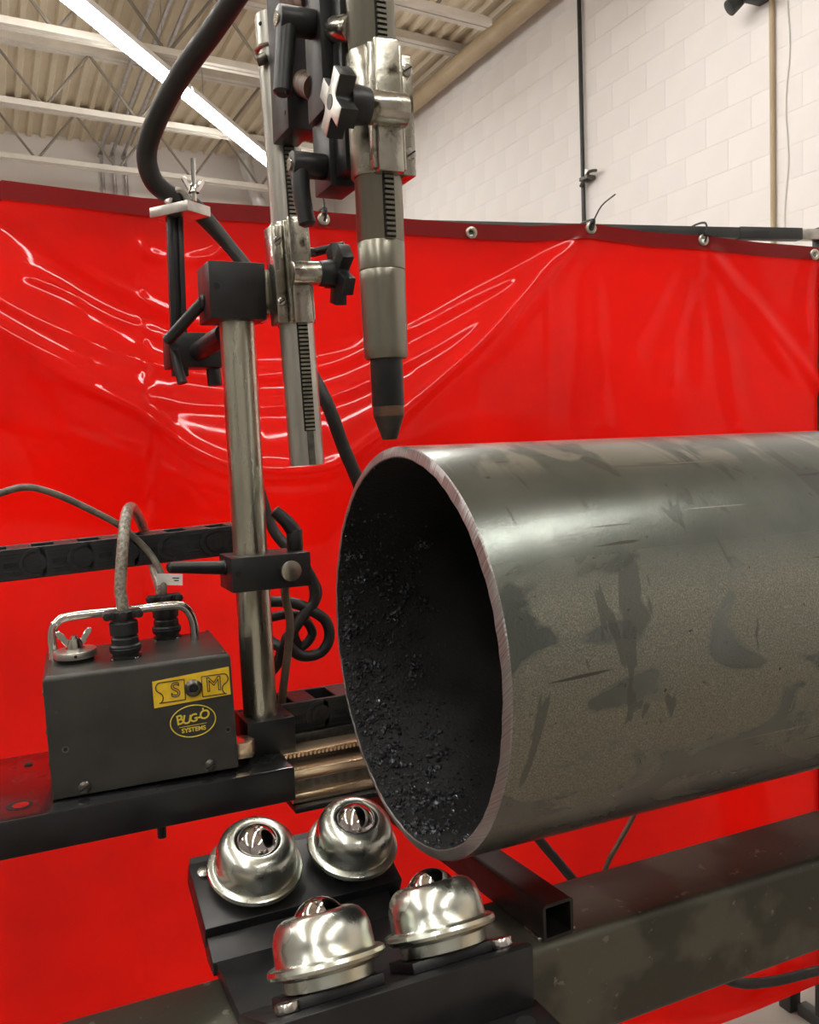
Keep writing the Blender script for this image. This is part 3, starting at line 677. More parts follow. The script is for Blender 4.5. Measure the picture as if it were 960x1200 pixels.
def chain(name, p0, p1, cnt, label, sag=0.):
    p0, p1 = Vector(p0), Vector(p1)
    t = thing(name, label, 'cable chain', p0)
    lk = part('link', link_mesh(), 'chain', t, True); slot = part('slot', box(NB(), (-.0165, -.0269, -.0025), (-.003, -.0258, .0025)), 'hole', lk, True)
    dd = p1-p0; ln = dd.length/cnt
    for i in range(cnt):
        o = lk if i == 0 else lk.copy(); u = (i+.5)/cnt
        if i: COL.objects.link(o); o.parent = t; s2 = slot.copy(); COL.objects.link(s2); s2.parent = o
        o.matrix_basis = Matrix.Translation(dd*u + Vector((0, 0, -sag*4*u*(1-u)))) @ Matrix.Rotation(math.atan2(dd.y, dd.x), 4, 'Z') @ Matrix.Rotation(-math.atan2(dd.z, dd.xy.length) , 4, 'Y') @ Matrix.Diagonal((ln/.05, 1, 1.03, 1))
    return t
YC = .385
pa, pb = U(0, 661, Y=YC), U(276, 630, Y=YC); dv = (pb-pa)
chain('cable_chain', pa-dv*.95, pb+dv*.10, 11, 'black plastic cable chain spanning above the drive unit', .0)
zc = -.128
chain('cable_chain', (-.036, .292, zc), (1.2, .292, zc), 24, 'black plastic cable chain lying along the track behind the pipe')
part('chain_tray', box(NB(), (XS, .262, -.2), (XE, .325, -.1458), .001), 'screw', tr)
# bracket that carries the upper chain
br = thing('chain_bracket', 'black bracket holding the upper cable chain to the plate', 'bracket', (-.8, YC-.05, ZP))
part('upright', box(NB(), (-.62, YC-.035, ZP), (-.57, YC-.029, (pa-dv*.8).z), .001), 'black', br)
part('seat', box(NB(), (-.62, YC-.035, (pa-dv*.8).z-.026), (-.57, YC+.03, (pa-dv*.8).z-.021), .001), 'black', br)
part('foot', box(NB(), (-.62, YC-.06, ZP), (-.57, YC-.029, ZP+.006), .001), 'black', br)

# ================================================================== DRIVE UNIT
ang = math.atan2(.1853-.1979, -.1129+.2891)
DU = thing('drive_unit', 'dark grey motor drive box with a chrome carry handle and yellow plate', 'drive unit', (-.2875, .1965, ZP+.0015), RZ(ang) @ Matrix.Rotation(R(-1.2), 3, 'Y'))
DW, DD, DH = .1775, .130, .1195
bm = NB(); box(bm, (0, 0, 0), (DW, DD, DH), 0); 
es = [e for e in bm.edges if all(v.co.z > DH-.001 for v in e.verts)]
bmesh.ops.bevel(bm, geom=es, offset=.0055, segments=4, profile=.5, affect='EDGES'); bev(bm, .0008, 1, 60)
body = part('body', bm, 'box', DU, True)
MF = Matrix(((1, 0, 0, 0), (0, 0, -1, 0), (0, 1, 0, 0), (0, 0, 0, 1)))      # (u, v, out) -> front face
LX, LY, LW, LH = DW*.560, DH*.615, DW*.425, DH*.26
plate = part('label_plate', prism(NB(), [(LX, LY+.001), (LX+LW, LY+.0035), (LX+LW, LY+LH+.001), (LX, LY+LH-.0035)], .0009, MF), 'yellow', body, True, 'yellow plate marked S and M')
def text_bm(s, size, x, y, out, mx, bold=0., outline=False, shear=0., rot=0., depth=.0002):
    c = bpy.data.curves.new('lettering', 'FONT'); c.body = s; c.size = size; c.align_x = 'CENTER'; c.align_y = 'CENTER'; c.shear = shear; c.offset = bold
    if outline: c.fill_mode = 'NONE'; c.bevel_depth = .00045; c.bevel_resolution = 0
    else: c.extrude = depth
    o = bpy.data.objects.new('lettering', c); COL.objects.link(o); dg = bpy.context.evaluated_depsgraph_get()
    me = o.evaluated_get(dg).to_mesh(); b_ = bmesh.new(); b_.from_mesh(me); bpy.data.objects.remove(o)
    b_.transform(mx @ Matrix.Translation((x, y, out)) @ Matrix.Rotation(rot, 4, 'Z')); return b_
cy = LY+LH*.5
for s, u in (('S', .285), ('M', .785)):
    part('lettering', text_bm(s, .0205, LX+LW*u, cy+(.0002 if s == 'S' else .0006), .0012, MF, outline=True), 'kprint', plate, True)
def outline_bm(pts, r=.00055):
    b_ = NB(); sweep(b_, [MF @ Vector((x, y, .0011)) for x, y in pts], r, 6, smooth=False); return b_
def arrow(u0, u1, mirror):
    x0_, x1_ = LX+LW*u0, LX+LW*u1; h = LH*.33; y0 = cy
    pts = [(x1_, y0-h), (x1_, y0+h), (x0_+.006, y0+h)]
    for a in np.linspace(R(90), R(270), 9): pts.append((x0_+.005+.0045*math.cos(a), y0+h*.5+h*.5*math.sin(a)))
    for a in np.linspace(R(90), R(-60), 7): pts.append((x0_+.003+.004*math.cos(a), y0-h*.5+h*.5*math.sin(a)))
    pts.append((x0_+.003, y0-h)); pts.append((x1_, y0-h))
    if mirror: pts = [(x0_+x1_-x, y) for x, y in pts]
    return pts
part('arrow_outline', outline_bm(arrow(.03, .405, False)), 'kprint', plate, True); part('arrow_outline', outline_bm(arrow(.63, .985, True)), 'kprint', plate, True)
bm = NB(); mxs = MF @ Matrix.Translation((LX+LW*.515, cy+.0004, 0)); lathe(bm, [(.0085, .0008), (.0088, .003), (.006, .0055), (.0045, .0056), (.0038, .0045), (.0036, .002)], mxs, 24)
nut = part('selector_bolt', bm, 'screw', plate, True, 'round socket bolt in the yellow plate')
part('socket', lathe(NB(), [(.0032, .0046), (.0032, .0050)], mxs, 6), 'hole', nut, True)
OX, OY = DW*.765, DH*.465
bm = NB(); sweep(bm, [MF @ Vector((OX+.0222*math.cos(a), OY+.0160*math.sin(a), .0004)) for a in np.linspace(0, 2*math.pi, 49)], .0006, 6, smooth=False)
logo = part('logo_ring', bm, 'yprint', body, True, 'yellow oval ring of the logo')
for ch, dx, dy, sz, ro in (('B', -.0132, .0012, .0135, 12), ('U', -.0066, .0006, .0122, -6), ('G', .0004, .0012, .0112, 8), ('-', .0062, .0022, .012, 0), ('O', .0112, .0030, .0128, 0)):
    part('lettering', text_bm(ch, sz, OX+dx, OY+dy+.0015, .0004, MF, bold=.00025, shear=.12, rot=R(ro)), 'yprint', logo, True)
part('lettering', text_bm('SYSTEMS', .0062, OX, OY-.0086, .0004, MF, bold=.00018), 'yprint', logo, True)
bm = NB(); sweep(bm, [MF @ Vector((OX-.014, OY-.0046, .0003)), MF @ Vector((OX+.013, OY-.0040, .0003))], .0003, 5, smooth=False)
sweep(bm, [MF @ Vector((OX+.0105, OY+.0095, .0003)), MF @ Vector((OX+.0105, OY+.0118, .0003))], .0009, 6, smooth=False)
part('logo_line', bm, 'yprint', logo, True)
for u, v in ((.085, .47), (.955, .315)):
    q = MF @ Vector((DW*u, DH*(.40 if u < .5 else .345), 0)); h_ = part('rivet', cyl(NB(), q, q+Vector((0, -.001, 0)), .0034, n=16), 'screw', body, True)
    part('rivet_bore', cyl(NB(), q+Vector((0, -.001, 0)), q+Vector((0, -.0013, 0)), .0018, n=12), 'hole', h_, True)
for u in (.165, .84):
    q = MF @ Vector((DW*u, .0075, 0)); mx, _ = frame(q, q+Vector((0, -1, 0)))
    h_ = part('screw', lathe(NB(), [(.0062, 0), (.006, .001), (.0045, .0024), (.002, .003), (0, .0031)], mx, 20), 'screw', body, True)
    part('slot', box(NB(), (-.005, -.0007, .0021), (.005, .0007, .0033), 0, mx @ Matrix.Rotation(.5, 4, 'Z')), 'hole', h_, True)
for k_, (u, v) in enumerate(((.03, .06), (.03, .97), (.97, .97), (.97, .06))):
    q = Vector((DW*u, DD*v, DH)); part('lid_screw', cyl(NB(), q-Vector((0, 0, .002)), q+Vector((0, 0, .0008)), .0022, n=12), 'bolt', body, True)
for z in (.03, .062, .1): part('side_screw', cyl(NB(), (-.0016, .02, z), (.001, .02, z), .0028, n=12), 'screw', body, True)
inv = MXW[DU.name].inverted()
def loc_(x, y, **k): return inv @ U(x, y, **k)
# handle
HY = .272
hp = [loc_(63, 775, Y=HY), loc_(61, 745, Y=HY), loc_(66, 730, Y=HY), loc_(84, 722, Y=HY), loc_(145, 715.5, Y=HY), loc_(203, 709.5, Y=HY), loc_(219, 714, Y=HY), loc_(227, 730, Y=HY), loc_(228, 760, Y=HY)]
hp[0].z = DH-.002; hp[-1].z = DH-.002; hp[0].x = hp[1].x; hp[-1].x = hp[-2].x
part('handle', sweep(NB(), hp, .0048, 16, 8), 'chrome', DU, True, 'chrome carry handle')
# clamp knob with wing nut
def wing_nut(s=1.):
    bm = NB(); lathe(bm, [(.0075*s, 0), (.0072*s, .004*s), (.0055*s, .009*s), (.0045*s, .0092*s)], None, 20)
    for sg in (-1, 1):
        prism(bm, [(sg*.004*s, .001*s), (sg*.009*s, .003*s), (sg*.0165*s, .014*s), (sg*.0165*s, .0175*s), (sg*.0135*s, .0185*s), (sg*.010*s, .0155*s), (sg*.005*s, .0075*s)][::sg], .0034*s, Matrix(((1, 0, 0, 0), (0, 0, -1, .0017*s), (0, 1, 0, 0), (0, 0, 0, 1))), .0006*s, 1)
    return bm
kp = loc_(80, 775, Z=-.028); kp.z = DH; kp.y = .058; kp.x = .031
MK = Matrix.Translation(kp)
kn = part('clamp_knob', lathe(NB(), [(.016, .004), (.0205, .0045), (.0212, .006), (.0212, .0105), (.0205, .0118), (.010, .0125)], MK, 40), 'alu', DU, True, 'silver round clamp knob')
part('knob_pad', lathe(NB(), [(.0175, 0), (.0175, .0042)], MK, 32), 'hole', kn, True)
wn = wing_nut(1.05); wn.transform(MK @ Matrix.Translation((0, 0, .0135)) @ Matrix.Rotation(R(8), 4, 'Z')); part('wing_nut', wn, 'chrome', kn, True)
part('washer', lathe(NB(), [(.0095, .0118), (.0095, .0136)], MK, 24), 'bolt', kn, True); part('stud', cyl(NB(), kp+Vector((0, 0, .013)), kp+Vector((0, 0, .0262)), .0036, n=14), 'bolt', kn, True)
part('knob_hole', cyl(NB(), kp+Vector((0, -.0205, .0083)), kp+Vector((0, -.0216, .0083)), .0016, n=10), 'hole', kn, True)
# connectors
def connector(x, y, nm):
    o_ = Vector((x, y, DH)); mx = Matrix.Translation(o_)
    c_ = part('connector', lathe(NB(), [(.0150, 0), (.0150, .0022), (.0128, .0024), (.0128, .006), (.0150, .0065), (.0158, .009), (.0156, .013), (.0135, .0145), (.0135, .0205), (.0122, .022), (.0122, .0235), (.0140, .0245), (.0142, .0365), (.0125, .038), (.0105, .0385), (.0105, .0475), (.008, .0485)], mx, 36), 'plastic', DU, True, 'black ribbed cable connector')
    for a in range(4): q = o_+Vector((.0165*math.cos(a*math.pi/2+.6), .0165*math.sin(a*math.pi/2+.6), 0)); part('flange_screw', cyl(NB(), q, q+Vector((0, 0, .002)), .0022, n=12, b=.0005), 'bolt', c_, True)
    bm = NB(); box(bm, o_+Vector((-.0185, -.006, .040)), o_+Vector((.0185, .006, .049)), .002); 
    for s in (-1, 1): cyl(bm, o_+Vector((s*.0155, -.0095, .0445)), o_+Vector((s*.0155, .0095, .0445)), .0042, n=14, b=.0008)
    cyl(bm, o_+Vector((0, -.0135, .0445)), o_+Vector((0, .006, .0445)), .0045, n=14, b=.0008)
    part('strain_clamp', bm, 'plastic', c_, True); part('locking_ring', torus(NB(), o_+Vector((0, 0, .0105)), (0, 0, 1), .0148, .0012, 32, 6), 'plastic', c_, True)
    return o_
c1 = connector(.079, .043, 1); c2_ = connector(.127, .116, 2)
part('drive_wheel_guard', prism(NB(), [(0, 0), (.016, -.002), (.022, .010), (.020, .024), (.006, .030), (0, .03)], .016, Matrix.Translation((DW, .012, .004)), .001), 'gold', DU, True, 'brass-coloured block beside the drive box')
mw = MXW[DU.name]
# cables
p1 = mw @ (c1+Vector((0, 0, .045)))
bm = NB(); sweep(bm, [p1, p1+Vector((0, 0, .015)), U(141, 690, Y=.236), U(143.5, 645, Y=.24), U(147, 610, Y=.256), U(151, 596, Y=.285), U(157, 597, Y=.33), U(165, 612, Y=.40), U(172, 632, Y=.44), U(181, 668, Y=.44), U(188, 694, Y=.40), U(190, 730, Y=.38), U(188, 800, Y=.385), U(186, 880, Y=.39)], .0060, 14, 8)
solo('braided_cable', bm, 'braid', 'clear-jacketed braided cable looping up from the front connector', 'cable', p1)
p2 = mw @ (c2_+Vector((0, 0, .045)))
bm = NB(); sweep(bm, [p2, p2+Vector((0, 0, .012)), U(192, 680, Y=.312), U(183, 660, Y=.325), U(170, 642, Y=.335), U(142, 617, Y=.335), U(105, 597, Y=.335), U(65, 579, Y=.335), U(32, 571, Y=.335), U(0, 578, Y=.335), U(-60, 600, Y=.335), U(-130, 700, Y=.37), U(-150, 860, Y=.372)], .0038, 12, 8)
cb = solo('control_cable', bm, 'jacket', 'thin grey control cable arching from the rear connector past a white tag', 'cable', p2)
tg = U(199, 679, Y=.302)
t = thing('cable_tag', 'white paper tag wrapped round the control cable', 'tag', tg)
mx = Matrix.Translation(tg) @ Matrix.Rotation(R(-22), 4, 'Z') @ Matrix.Rotation(R(4), 4, 'Y')
part('flag', box(NB(), (-.014, -.0006, -.0062), (.014, .0006, .0062), 0, mx), 'tag', t); part('print', box(NB(), (.003, -.0008, .0012), (.0105, -.0005, .0024), 0, mx), 'kprint', t); part('print', box(NB(), (.005, -.0008, -.0016), (.010, -.0005, -.0004), 0, mx), 'kprint', t)

# ================================================================== STAND POST
PX, PY = -.068, .25
sp_ = thing('stand_post', 'upright worn chrome post in a square black base block', 'post', (PX, PY, ZP))
part('base_block', box(NB(), (-.0905, .2205, ZP), (-.0375, .2795, -.112), .001), 'black', sp_)
Ptop = Vector((-.0725, .25, .335)); part('post', cyl(NB(), (PX, PY, -.113), Ptop, .0187, n=48), 'post', sp_)
for q in ((-.045, .228), (-.084, .272)): part('set_screw', cyl(NB(), (*q, -.1125), (*q, -.1115), .003, n=12), 'hole', sp_)
part('side_bore', cyl(NB(), (-.0907, .235, -.135), (-.0903, .235, -.135), .003, n=12), 'hole', sp_)

def lever(parent, hub0, hub1, hr, arm, ar0, ar1, screw=True):
    bm = NB(); cyl(bm, hub0, hub1, hr, hr, 24, .0015); h = part('lever', bm, 'plastic', parent, label='black clamp lever')
    bm = NB(); P = smooth_path(arm, 8); sweep(bm, P, lambda t: ar0+(ar1-ar0)*t if t < .985 else ar1*.6, 14, smooth=False); part('lever_arm', bm, 'plastic', h)
    if screw:
        dd = (Vector(hub0)-Vector(hub1)).normalized(); part('lever_screw', cyl(NB(), Vector(hub0), Vector(hub0)+dd*.002, hr*.5, n=16), 'chrome', h)
    return h
# lower clamp
lc = thing('post_clamp', 'black split clamp block with a silver disc, halfway down the post', 'clamp', (PX, .22, .03))
bm = NB(); box(bm, (-.0985, .2205, .0297), (-.0112, .277, .0668), .001)
blkA = part('block', bm, 'black', lc)
part('slit', box(NB(), (-.028, .2203, .0485), (-.0110, .2775, .0505)), 'hole', blkA)
q = U(341, 669, Y=.2205); part('disc', cyl(NB(), q, q+Vector((0, -.003, 0)), .0113, n=36, b=.0008), 'silver', blkA, label='round silver disc')
q = U(279, 673, Y=.2205); part('bore', cyl(NB(), q, q+Vector((0, -.0003, 0)), .0034, n=16), 'hole', blkA)
l0 = Vector((-.099, .25, .054)); e0 = U(196, 665, Y=.24)
lever(lc, l0+Vector((-.002, 0, 0)), l0+Vector((.001, 0, 0)), .0085, [l0, l0+(e0-l0)*.5, e0], .0078, .0058, False)
h0 = U(346, 645, Y=.25); h0.z = .0665; lever(lc, h0+Vector((0, 0, .024)), h0, .009, [h0+Vector((-.001, 0, .022)), h0+Vector((-.009, .0, .033)), h0+Vector((-.0215, .004, .046))], .0088, .0066, False)
# brown hose and coiled cables behind the post
bm = NB(); sweep(bm, [U(345, 650, Y=.29), U(334, 690, Y=.285), U(340, 730, Y=.285), U(336, 775, Y=.287), U(331, 815, Y=.29), U(329, 850, Y=.30), U(328, 872, Y=.30)], .0048, 12, 8)
solo('brown_hose', bm, 'brown', 'slim brown hose dropping behind the post below the split clamp', 'hose', U(331, 840, Y=.29))
bm = NB(); YK = .335
K = lambda x, y, dy=0.: U(x, y, Y=YK+dy)
sweep(bm, [K(300, 560, .03), K(320, 620, .02), K(350, 655), K(366, 680), K(368, 705), K(355, 722), K(343, 740), K(336, 752), K(352, 768), K(375, 765), K(386, 748), K(382, 728), K(366, 716), K(345, 707, .01), K(318, 705, .02), K(300, 708, .02),
           K(296, 735, .03), K(318, 752, .02), K(330, 762, .01), K(322, 782, .02), K(305, 800, .03), K(290, 850, .02)], .0068, 14, 8)
solo('coiled_cable', bm, 'rubber', 'thick black cable coiled in loops behind the chrome post', 'cable', K(300, 830))
bm = NB(); sweep(bm, [K(355, 660, .022), K(372, 690, .022), K(366, 712, .022), K(345, 735, .02), K(352, 758, .02), K(366, 742, .018), K(352, 722, .022), K(325, 722, .03), K(300, 735, .03), K(296, 780, .035), K(288, 850, .025)], .0058, 14, 8)
solo('coiled_cable', bm, 'rubber', 'thinner black cable tucked inside the coil behind the chrome post', 'cable', K(300, 830, .02))

# cap clamp
cc = thing('cap_clamp', 'black rectangular clamp block capping the chrome post', 'clamp', (PX, .22, .315))
xl = U(245.5, 340, Y=.2205).x; yb_ = U(234.5, 318, X=xl).y
cb_ = part('block', box(NB(), (xl, .2205, .3158), (-.0470, max(yb_, .276), .3742), .001), 'black', cc)
q = U(254, 335, Y=.2205); part('bore', cyl(NB(), q, q+Vector((0, -.0003, 0)), .0033, n=16), 'hole', cb_)
l0 = Vector((xl, .252, .3375)); e0 = U(195, 401, Y=.29)
lever(cc, l0+Vector((-.003, 0, 0)), l0+Vector((.001, 0, 0)), .0075, [l0, l0+(e0-l0)*.5, e0], .0062, .0066, False)

# ------------------------------------------------------------------ rack tube + holder (local frames follow the slight lean)
RT0, RT1 = U(360, 545, Y=.213), U(320, 20, Y=.213)
q_rt = Vector((0, 0, 1)).rotation_difference((RT1-RT0).normalized()).to_matrix()
LT = (RT1-RT0).length
rt_ = thing('rack_tube', 'tall dull steel tube with a toothed rack strip down its front', 'tube', RT0, q_rt)
bm = NB(); lathe(bm, [(.0145, .0), (.0185, .0), (.0185, LT), (.0145, LT), (.0145, LT-.03)], None, 40, False); part('tube', bm, 'tube', rt_, True)
def rack(z0, z1, r, w, pitch, parent, m, start_y=None):
    st_ = part('rack_strip', box(NB(), (-w/2, -r-.0012, z0), (w/2, -r+.004, z1), .0003), 'hole', parent, True, 'toothed rack strip')
    bm = NB(); z = z0+.001
    while z < z1-pitch: box(bm, (-w*.42, -r-.0032, z), (w*.42, -r-.001, z+pitch*.52)); z += pitch
    part('rack_teeth', bm, m, st_, True)['kind'] = 'stuff'
rack(.036, LT-.035, .0185, .0115, .0042, rt_, 'tooth')
part('groove', box(NB(), (-.0036, -.0189, .0005), (.0036, -.0165, .036)), 'screw', rt_, True)
bm = NB(); torus(bm, (0, 0, LT-.037), (.15, .1, 1), .0200, .0016, 36, 8); part('ring_clip', bm, 'bolt', rt_, True); part('clip_screw', cyl(NB(), (-.024, -.010, LT-.05), (-.014, -.014, LT-.047), .0055, n=14, b=.001), 'screw', rt_, True)
part('cross_hole', cyl(NB(), (-.0168, -.0085, LT-.012), (-.0160, -.0078, LT-.012), .0022, n=10), 'hole', rt_, True)

def slotted(parent, c, n_, r):
    mx, _ = frame(c, Vector(c)+Vector(n_))
    s_ = part('screw', lathe(NB(), [(r, 0), (r, .0012), (r*.7, .0026), (0, .003)], mx, 18), 'bolt', parent, True)
    part('slot', box(NB(), (-r*.85, -.0006, .0017), (r*.85, .0006, .0032), 0, mx @ Matrix.Rotation(.6, 4, 'Z')), 'hole', s_, True)
def star(nl, Rk, depth, r_in=.46, wl=.30):
    pts = []
    for i in range(nl):
        a = 2*math.pi*i/nl
        pts += [(Rk*math.cos(a-wl), Rk*math.sin(a-wl)), (Rk*math.cos(a+wl), Rk*math.sin(a+wl))]
        for f in (.30, .5, .70): b_ = a+wl+(2*math.pi/nl-2*wl)*f; rr = Rk*(r_in + (0 if f == .5 else .045)); pts.append((rr*math.cos(b_), rr*math.sin(b_)))
    return prism(NB(), pts, depth, None, .0013, 2)
def holder(name, label, loc, rot, k, sx, lobes, twist, screw_sp, Rk=.0275, bz=0.):
    """cast rack-and-pinion holder; tube axis = local Z, rack faces local -Y; pinion knob on side sx, screw plate on side -sx"""
    t = thing(name, label, 'holder', loc, rot); H = (.060 if sx > 0 else .0535)*k
    bm = NB(); lathe(bm, [(.0205*k, -H), (.0232*k, -H), (.0240*k, -H+.002), (.0240*k, H-.002), (.0232*k, H), (.0205*k, H)], None, 44, False); part('sleeve', bm, 'nickel', t, True)
    part('rack_cover', box(NB(), (-.0115*k, -.0325*k, -H-.002), (.0115*k, -.018*k, H+.002), .0016*k), 'nickel', t, True)
    for s in (-1, 1): part('rib', box(NB(), (s*.0135*k-.002*k, -.0285*k, -H+.001), (s*.0135*k+.002*k, -.018*k, H-.001), .001*k), 'nickel', t, True)
    pb_ = part('side_plate', box(NB(), (-sx*.0225*k-.0065*k, -.0205*k, -H-.001), (-sx*.0225*k+.0065*k, .012*k, H-.004), .002*k), 'nickel', t, True)
    for z in (-screw_sp, screw_sp): slotted(pb_, (-sx*.0230*k, -.0205*k, z*k), (0, -1, 0), .0052*k)
    bm = NB(); cyl(bm, (-sx*.013*k, -.0345*k, bz), (sx*.0215*k, -.0345*k, bz), .0142*k, n=36, b=.001*k); part('pinion_boss', bm, 'nickel', t, True)
    bm = NB(); cyl(bm, (sx*.0213*k, -.0345*k, bz), (sx*.041*k, -.0345*k, bz), .0150*k, .0172*k, 32, .001*k); kc = part('knob', bm, 'plastic', t, True, 'black star knob')
    s_ = star(lobes, Rk*k, .015*k); s_.transform(Matrix.Translation((sx*.040*k, -.0345*k, bz)) @ Matrix.Rotation(sx*R(90), 4, 'Y') @ Matrix.Rotation(twist, 4, 'Z')); part('star', s_, 'plastic', kc, True)
    part('knob_cap', cyl(NB(), (sx*.0545*k, -.0345*k, bz), (sx*.0560*k, -.0345*k, bz), .0062*k, n=20), 'alu' if sx > 0 else 'plastic', kc, True)
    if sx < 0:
        f_ = star(lobes, Rk*k*.96, .0006); f_.transform(Matrix.Translation((sx*.0548*k, -.0345*k, bz)) @ Matrix.Rotation(sx*R(90), 4, 'Y') @ Matrix.Rotation(twist, 4, 'Z')); part('knob_glare', f_, 'alu', kc, True, 'pale metal face that puts glare on the star knob')  # light plate added over the black knob, its pale colour stands for glare
    return t
hz = (U(345, 322, Y=.213).z - RT0.z)/(RT1-RT0).normalized().z
HL = RT0 + (RT1-RT0).normalized()*hz
rh = holder('rack_holder', 'nickel-plated rack holder with a black star knob, bolted to the cap clamp', HL, q_rt, .86, 1, 5, .3, .036, .038, -.004)
part('mount_bar', box(NB(), (-.0475, .2225, .322), (-.030, .30, .368), .001), 'nickel', rh)
# thin lever behind the star knob
t0, t1 = U(368, 296, Y=.25), U(404, 287, Y=.23)
bm = NB(); cyl(bm, HL+Vector((.0, .01, .028)), t0, .005, n=12); cyl(bm, t0, t1, .0048, .0042, 14, .001); part('thin_lever', bm, 'plastic', rh)

# ------------------------------------------------------------------ torch + holder
T0, T1 = U(457, 515, Y=0), U(434.5, 20, Y=0)
q_t = Vector((0, 0, 1)).rotation_difference((T1-T0).normalized()).to_matrix()
mpx = .000733
def zt_(ypx): return (U(457-(515-ypx)*22.5/495, ypx, Y=0)-T0).length
to = thing('cutting_torch', 'long cutting torch with a dark tapered nozzle pointing at the pipe edge', 'torch', T0, q_t)
part('nozzle', lathe(NB(), [(.003, .002), (.0035, .0), (.0062, .0), (.0068, .0012), (.0131, .0200)], None, 36), 'tip', to, True, 'sooty cone nozzle')
part('retaining_cup', lathe(NB(), [(.0131, .0198), (.0134, .0205), (.0134, .0285)], None, 36), 'copper', to, True, 'copper band')
part('head_sleeve', lathe(NB(), [(.0137, .0284), (.0139, .029), (.0139, .072)], None, 36), 'sleeve', to, True)
a_ = zt_(418)
part('barrel', lathe(NB(), [(.0139, a_-.002), (.0172, a_-.002), (.0186, a_), (.0188, a_+.006), (.0194, zt_(330)), (.0194, zt_(319)), (.0190, zt_(318)), (.0196, zt_(317)), (.0200, zt_(286)), (.0196, zt_(285)), (.0200, zt_(284)), (.0203, .62)], None, 48), 'torch', to, True)
rack(zt_(284), .60, .0203, .0098, .0042, to, 'torch')
dz = (T1-T0).normalized()
THL = T0 + dz*zt_(138)
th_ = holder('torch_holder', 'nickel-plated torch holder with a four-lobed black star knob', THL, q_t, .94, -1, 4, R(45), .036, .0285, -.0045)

# ------------------------------------------------------------------ mounting hardware between rack tube and torch
ba = thing('tube_clamp_block', 'dark grey clamp block fixed to the upper rack tube', 'clamp', (-.03, .16, .49))
zA = U(345, 150, Y=.14).z
part('block', box(NB(), (-.0405, .140, zA), (-.0140, .1925, .72), .001), 'black', ba)
part('front_step', box(NB(), (-.0150, .145, zA+.006), (.010, .19, .70), .001), 'black', ba)
q = U(334, 132, X=-.0406); part('bore', cyl(NB(), q+Vector((.0003, 0, 0)), q-Vector((.0003, 0, 0)), .0022, n=12), 'hole', ba)
hA = U(373, 27, Y=.09); hB = U(341, 24, X=-.072)
part('upper_pin', cyl(NB(), U(345, -2, Y=.142), U(372, -2, Y=.075), .0155, n=28), 'copper', ba)
bb = thing('torch_bracket', 'long black bracket block joining the torch holder to the rack tube', 'bracket', (-.02, .07, .41))
zB = U(392, 217, Y=.045).z
part('upper_block', box(NB(), (-.0405, .040, .470), (-.0145, .082, .72), .001), 'black', bb)
part('lower_block', box(NB(), (-.0350, .046, zB), (-.0085, .088, .470), .001), 'black', bb)
part('torch_pad', box(NB(), (-.0300, .020, zB+.006), (-.0020, .0465, .60), .001), 'black', bb)
part('cross_pin', cyl(NB(), U(357, 98, Y=.142), U(372, 104, Y=.075), .0125, n=28), 'copper', bb)
part('torch_pin', cyl(NB(), U(394, 36, Y=.04), U(416, 34, Y=.005), .0118, n=28, b=.001), 'nickel', bb)
hz_ = U(355, 27, Y=.058).z; hb = Vector((-.0405, .058, hz_))
lever(bb, hb+Vector((-.032, 0, 0)), hb, .0122, [hb+Vector((-.024, -.001, -.002)), hb+Vector((-.028, -.003, -.03)), hb+Vector((-.033, -.006, -.066))], .0090, .0080, True)
hz_ = U(371, 195, Y=.06).z; hb = Vector((-.035, .06, hz_))
lever(bb, hb+Vector((-.031, 0, 0)), hb, .0112, [hb+Vector((-.023, -.001, -.002)), hb+Vector((-.0235, -.003, -.025)), hb+Vector((-.020, -.006, -.054))], .0086, .0076, True)

# ================================================================== HOSE SUPPORT AND HOSE
YH = .42
hs = thing('hose_support', 'black slotted hose support arm with an aluminium top plate', 'bracket', U(205, 432, Y=YH))
e1 = U(233, 412, Y=YH-.012); e2 = U(264, 391, Y=.300)
part('rod', cyl(NB(), e1, e2, .0118, n=28, b=.001), 'black', hs)
c_ = [U(197, 389, Y=YH-.012), U(262, 430, Y=YH-.012)]
part('clamp', box(NB(), (c_[0].x, YH-.012, c_[1].z), (c_[1].x, YH+.03, c_[0].z), .001), 'black', hs)
b0_, b1_ = U(211, 441, Y=YH), U(204, 246, Y=YH)
bm = NB(); ax = (b1_-b0_); mx, L_ = frame(b0_, b1_)
for x0_, x1_, y0_, y1_ in ((-.0095, -.0035, -.006, .006), (.0035, .0095, -.006, .006), (-.0036, .0036, -.001, .006)): box(bm, (x0_, y0_, 0), (x1_, y1_, L_), .0005, mx)
part('slotted_bar', bm, 'black', hs)
part('knob_below', cyl(NB(), U(250, 432, Y=YH), U(252, 452, Y=YH), .009, n=18, b=.001), 'black', hs)
tp = U(204, 243, Y=YH); mxp = Matrix.Translation(tp) @ Matrix.Rotation(R(-33), 4, 'Z')
dbar = (b1_-CAM).dot(fw)
part('top_plate', box(NB(), (-.062, 0, -.0062), (0, .040, .0062), .0008, Matrix.Translation(U(220, 240, D=dbar-.03)) @ Matrix.Rotation(R(-54), 4, 'Z')), 'alu', hs, label='bare aluminium top plate')
lv = U(205, 407, Y=.33)
part('flat_lever', sweep(NB(), [U(203, 405, Y=.32), U(208, 428, Y=.315), U(214, 449, Y=.31)], lambda t: .0045+.0012*t, 12, 6), 'plastic', hs)
part('lever_pivot', cyl(NB(), U(203, 406, Y=.31), U(203, 406, Y=.40), .005, n=16), 'plastic', hs)
wn = wing_nut(.95); pz = U(227, 226, Y=YH-.005); wn.transform(Matrix.Translation(pz) @ Matrix.Rotation(R(20), 4, 'Z')); part('wing_nut', wn, 'chrome', hs)
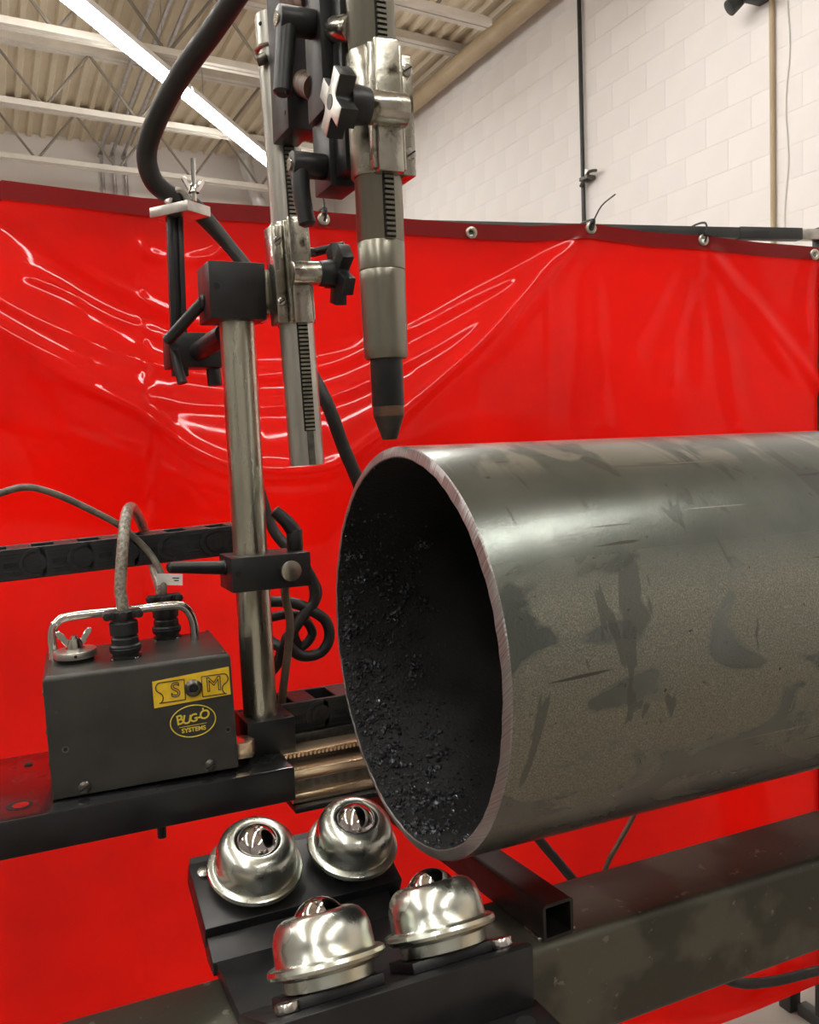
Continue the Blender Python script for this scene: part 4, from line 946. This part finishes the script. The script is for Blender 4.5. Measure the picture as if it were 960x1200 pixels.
part('stud', cyl(NB(), pz-Vector((0, 0, .01)), U(226, 186, Y=YH-.005), .0032, n=12), 'chrome', hs)
sd = NB(); sweep(sd, [U(196, 238, Y=YH), U(203, 226, Y=YH), U(212, 224, Y=YH), U(222, 236, Y=YH)], .0045, 8, 6); part('saddle', sd, 'alu', hs)
hp = [U(320, -70, Y=.20), U(277, -5, Y=.24), U(250, 35, Y=.28), U(214, 85, Y=.33), U(186, 135, Y=.37), U(172, 178, Y=.40), U(180, 212, Y=.415), U(204, 231, Y=.43), U(226, 242, Y=.455), U(243, 259, Y=.46), U(265, 284, Y=.45), U(290, 315, Y=.43), U(320, 358, Y=.40), U(352, 415, Y=.37), U(382, 470, Y=.34), U(403, 525, Y=.345), U(425, 580, Y=.348), U(445, 660, Y=.35), U(455, 780, Y=.35), U(455, 880, Y=.35)]
bm = NB(); sweep(bm, hp, lambda t: .0120 if t < .42 else .0120-.0035*min(1, (t-.42)/.12), 18, 8)
solo('torch_hose', bm, 'rubber', 'thick black hose arching over the support plate and down behind the pipe', 'hose', hp[-1])

# ================================================================== bits between pipe and beam, lower right
bm = NB(); sweep(bm, [U(590, 930, Y=.345), U(633, 985, Y=.335), U(655, 1011, Y=.33), U(680, 1040, Y=.33), U(720, 1080, Y=.34), U(800, 1110, Y=.36)], .0068, 12, 6)
solo('return_cable', bm, 'rubber', 'black cable dropping between the pipe and the beam', 'cable', U(680, 1040, Y=.33))
bm = NB(); sweep(bm, [U(760, 915, Y=.37), U(742, 957, Y=.37), U(724, 990, Y=.37), U(712, 1012, Y=.37), U(690, 1070, Y=.37)], .004, 10, 6)
solo('thin_brown_cable', bm, 'brown', 'thin brown cable slanting down behind the beam, below the pipe', 'cable', U(700, 1040, Y=.37))
bm = NB(); sweep(bm, [U(800, 1100, Y=.14), U(840, 1140, Y=.15), U(868, 1152, Y=.16), U(905, 1150, Y=.17), U(940, 1142, Y=.18), U(975, 1132, Y=.19), U(1060, 1100, Y=.2), U(1150, 1040, Y=.2)], .0068, 12, 6)
solo('ground_cable', bm, 'rubber', 'thick dark cable sagging under the beam above the floor', 'cable', U(905, 1150, Y=.17))

# ------------------------------------------------------------------ lift everything so that the floor is at z = 0
for o in scene.objects:
    if o.parent is None and o is not cam: o.location.z += ZC
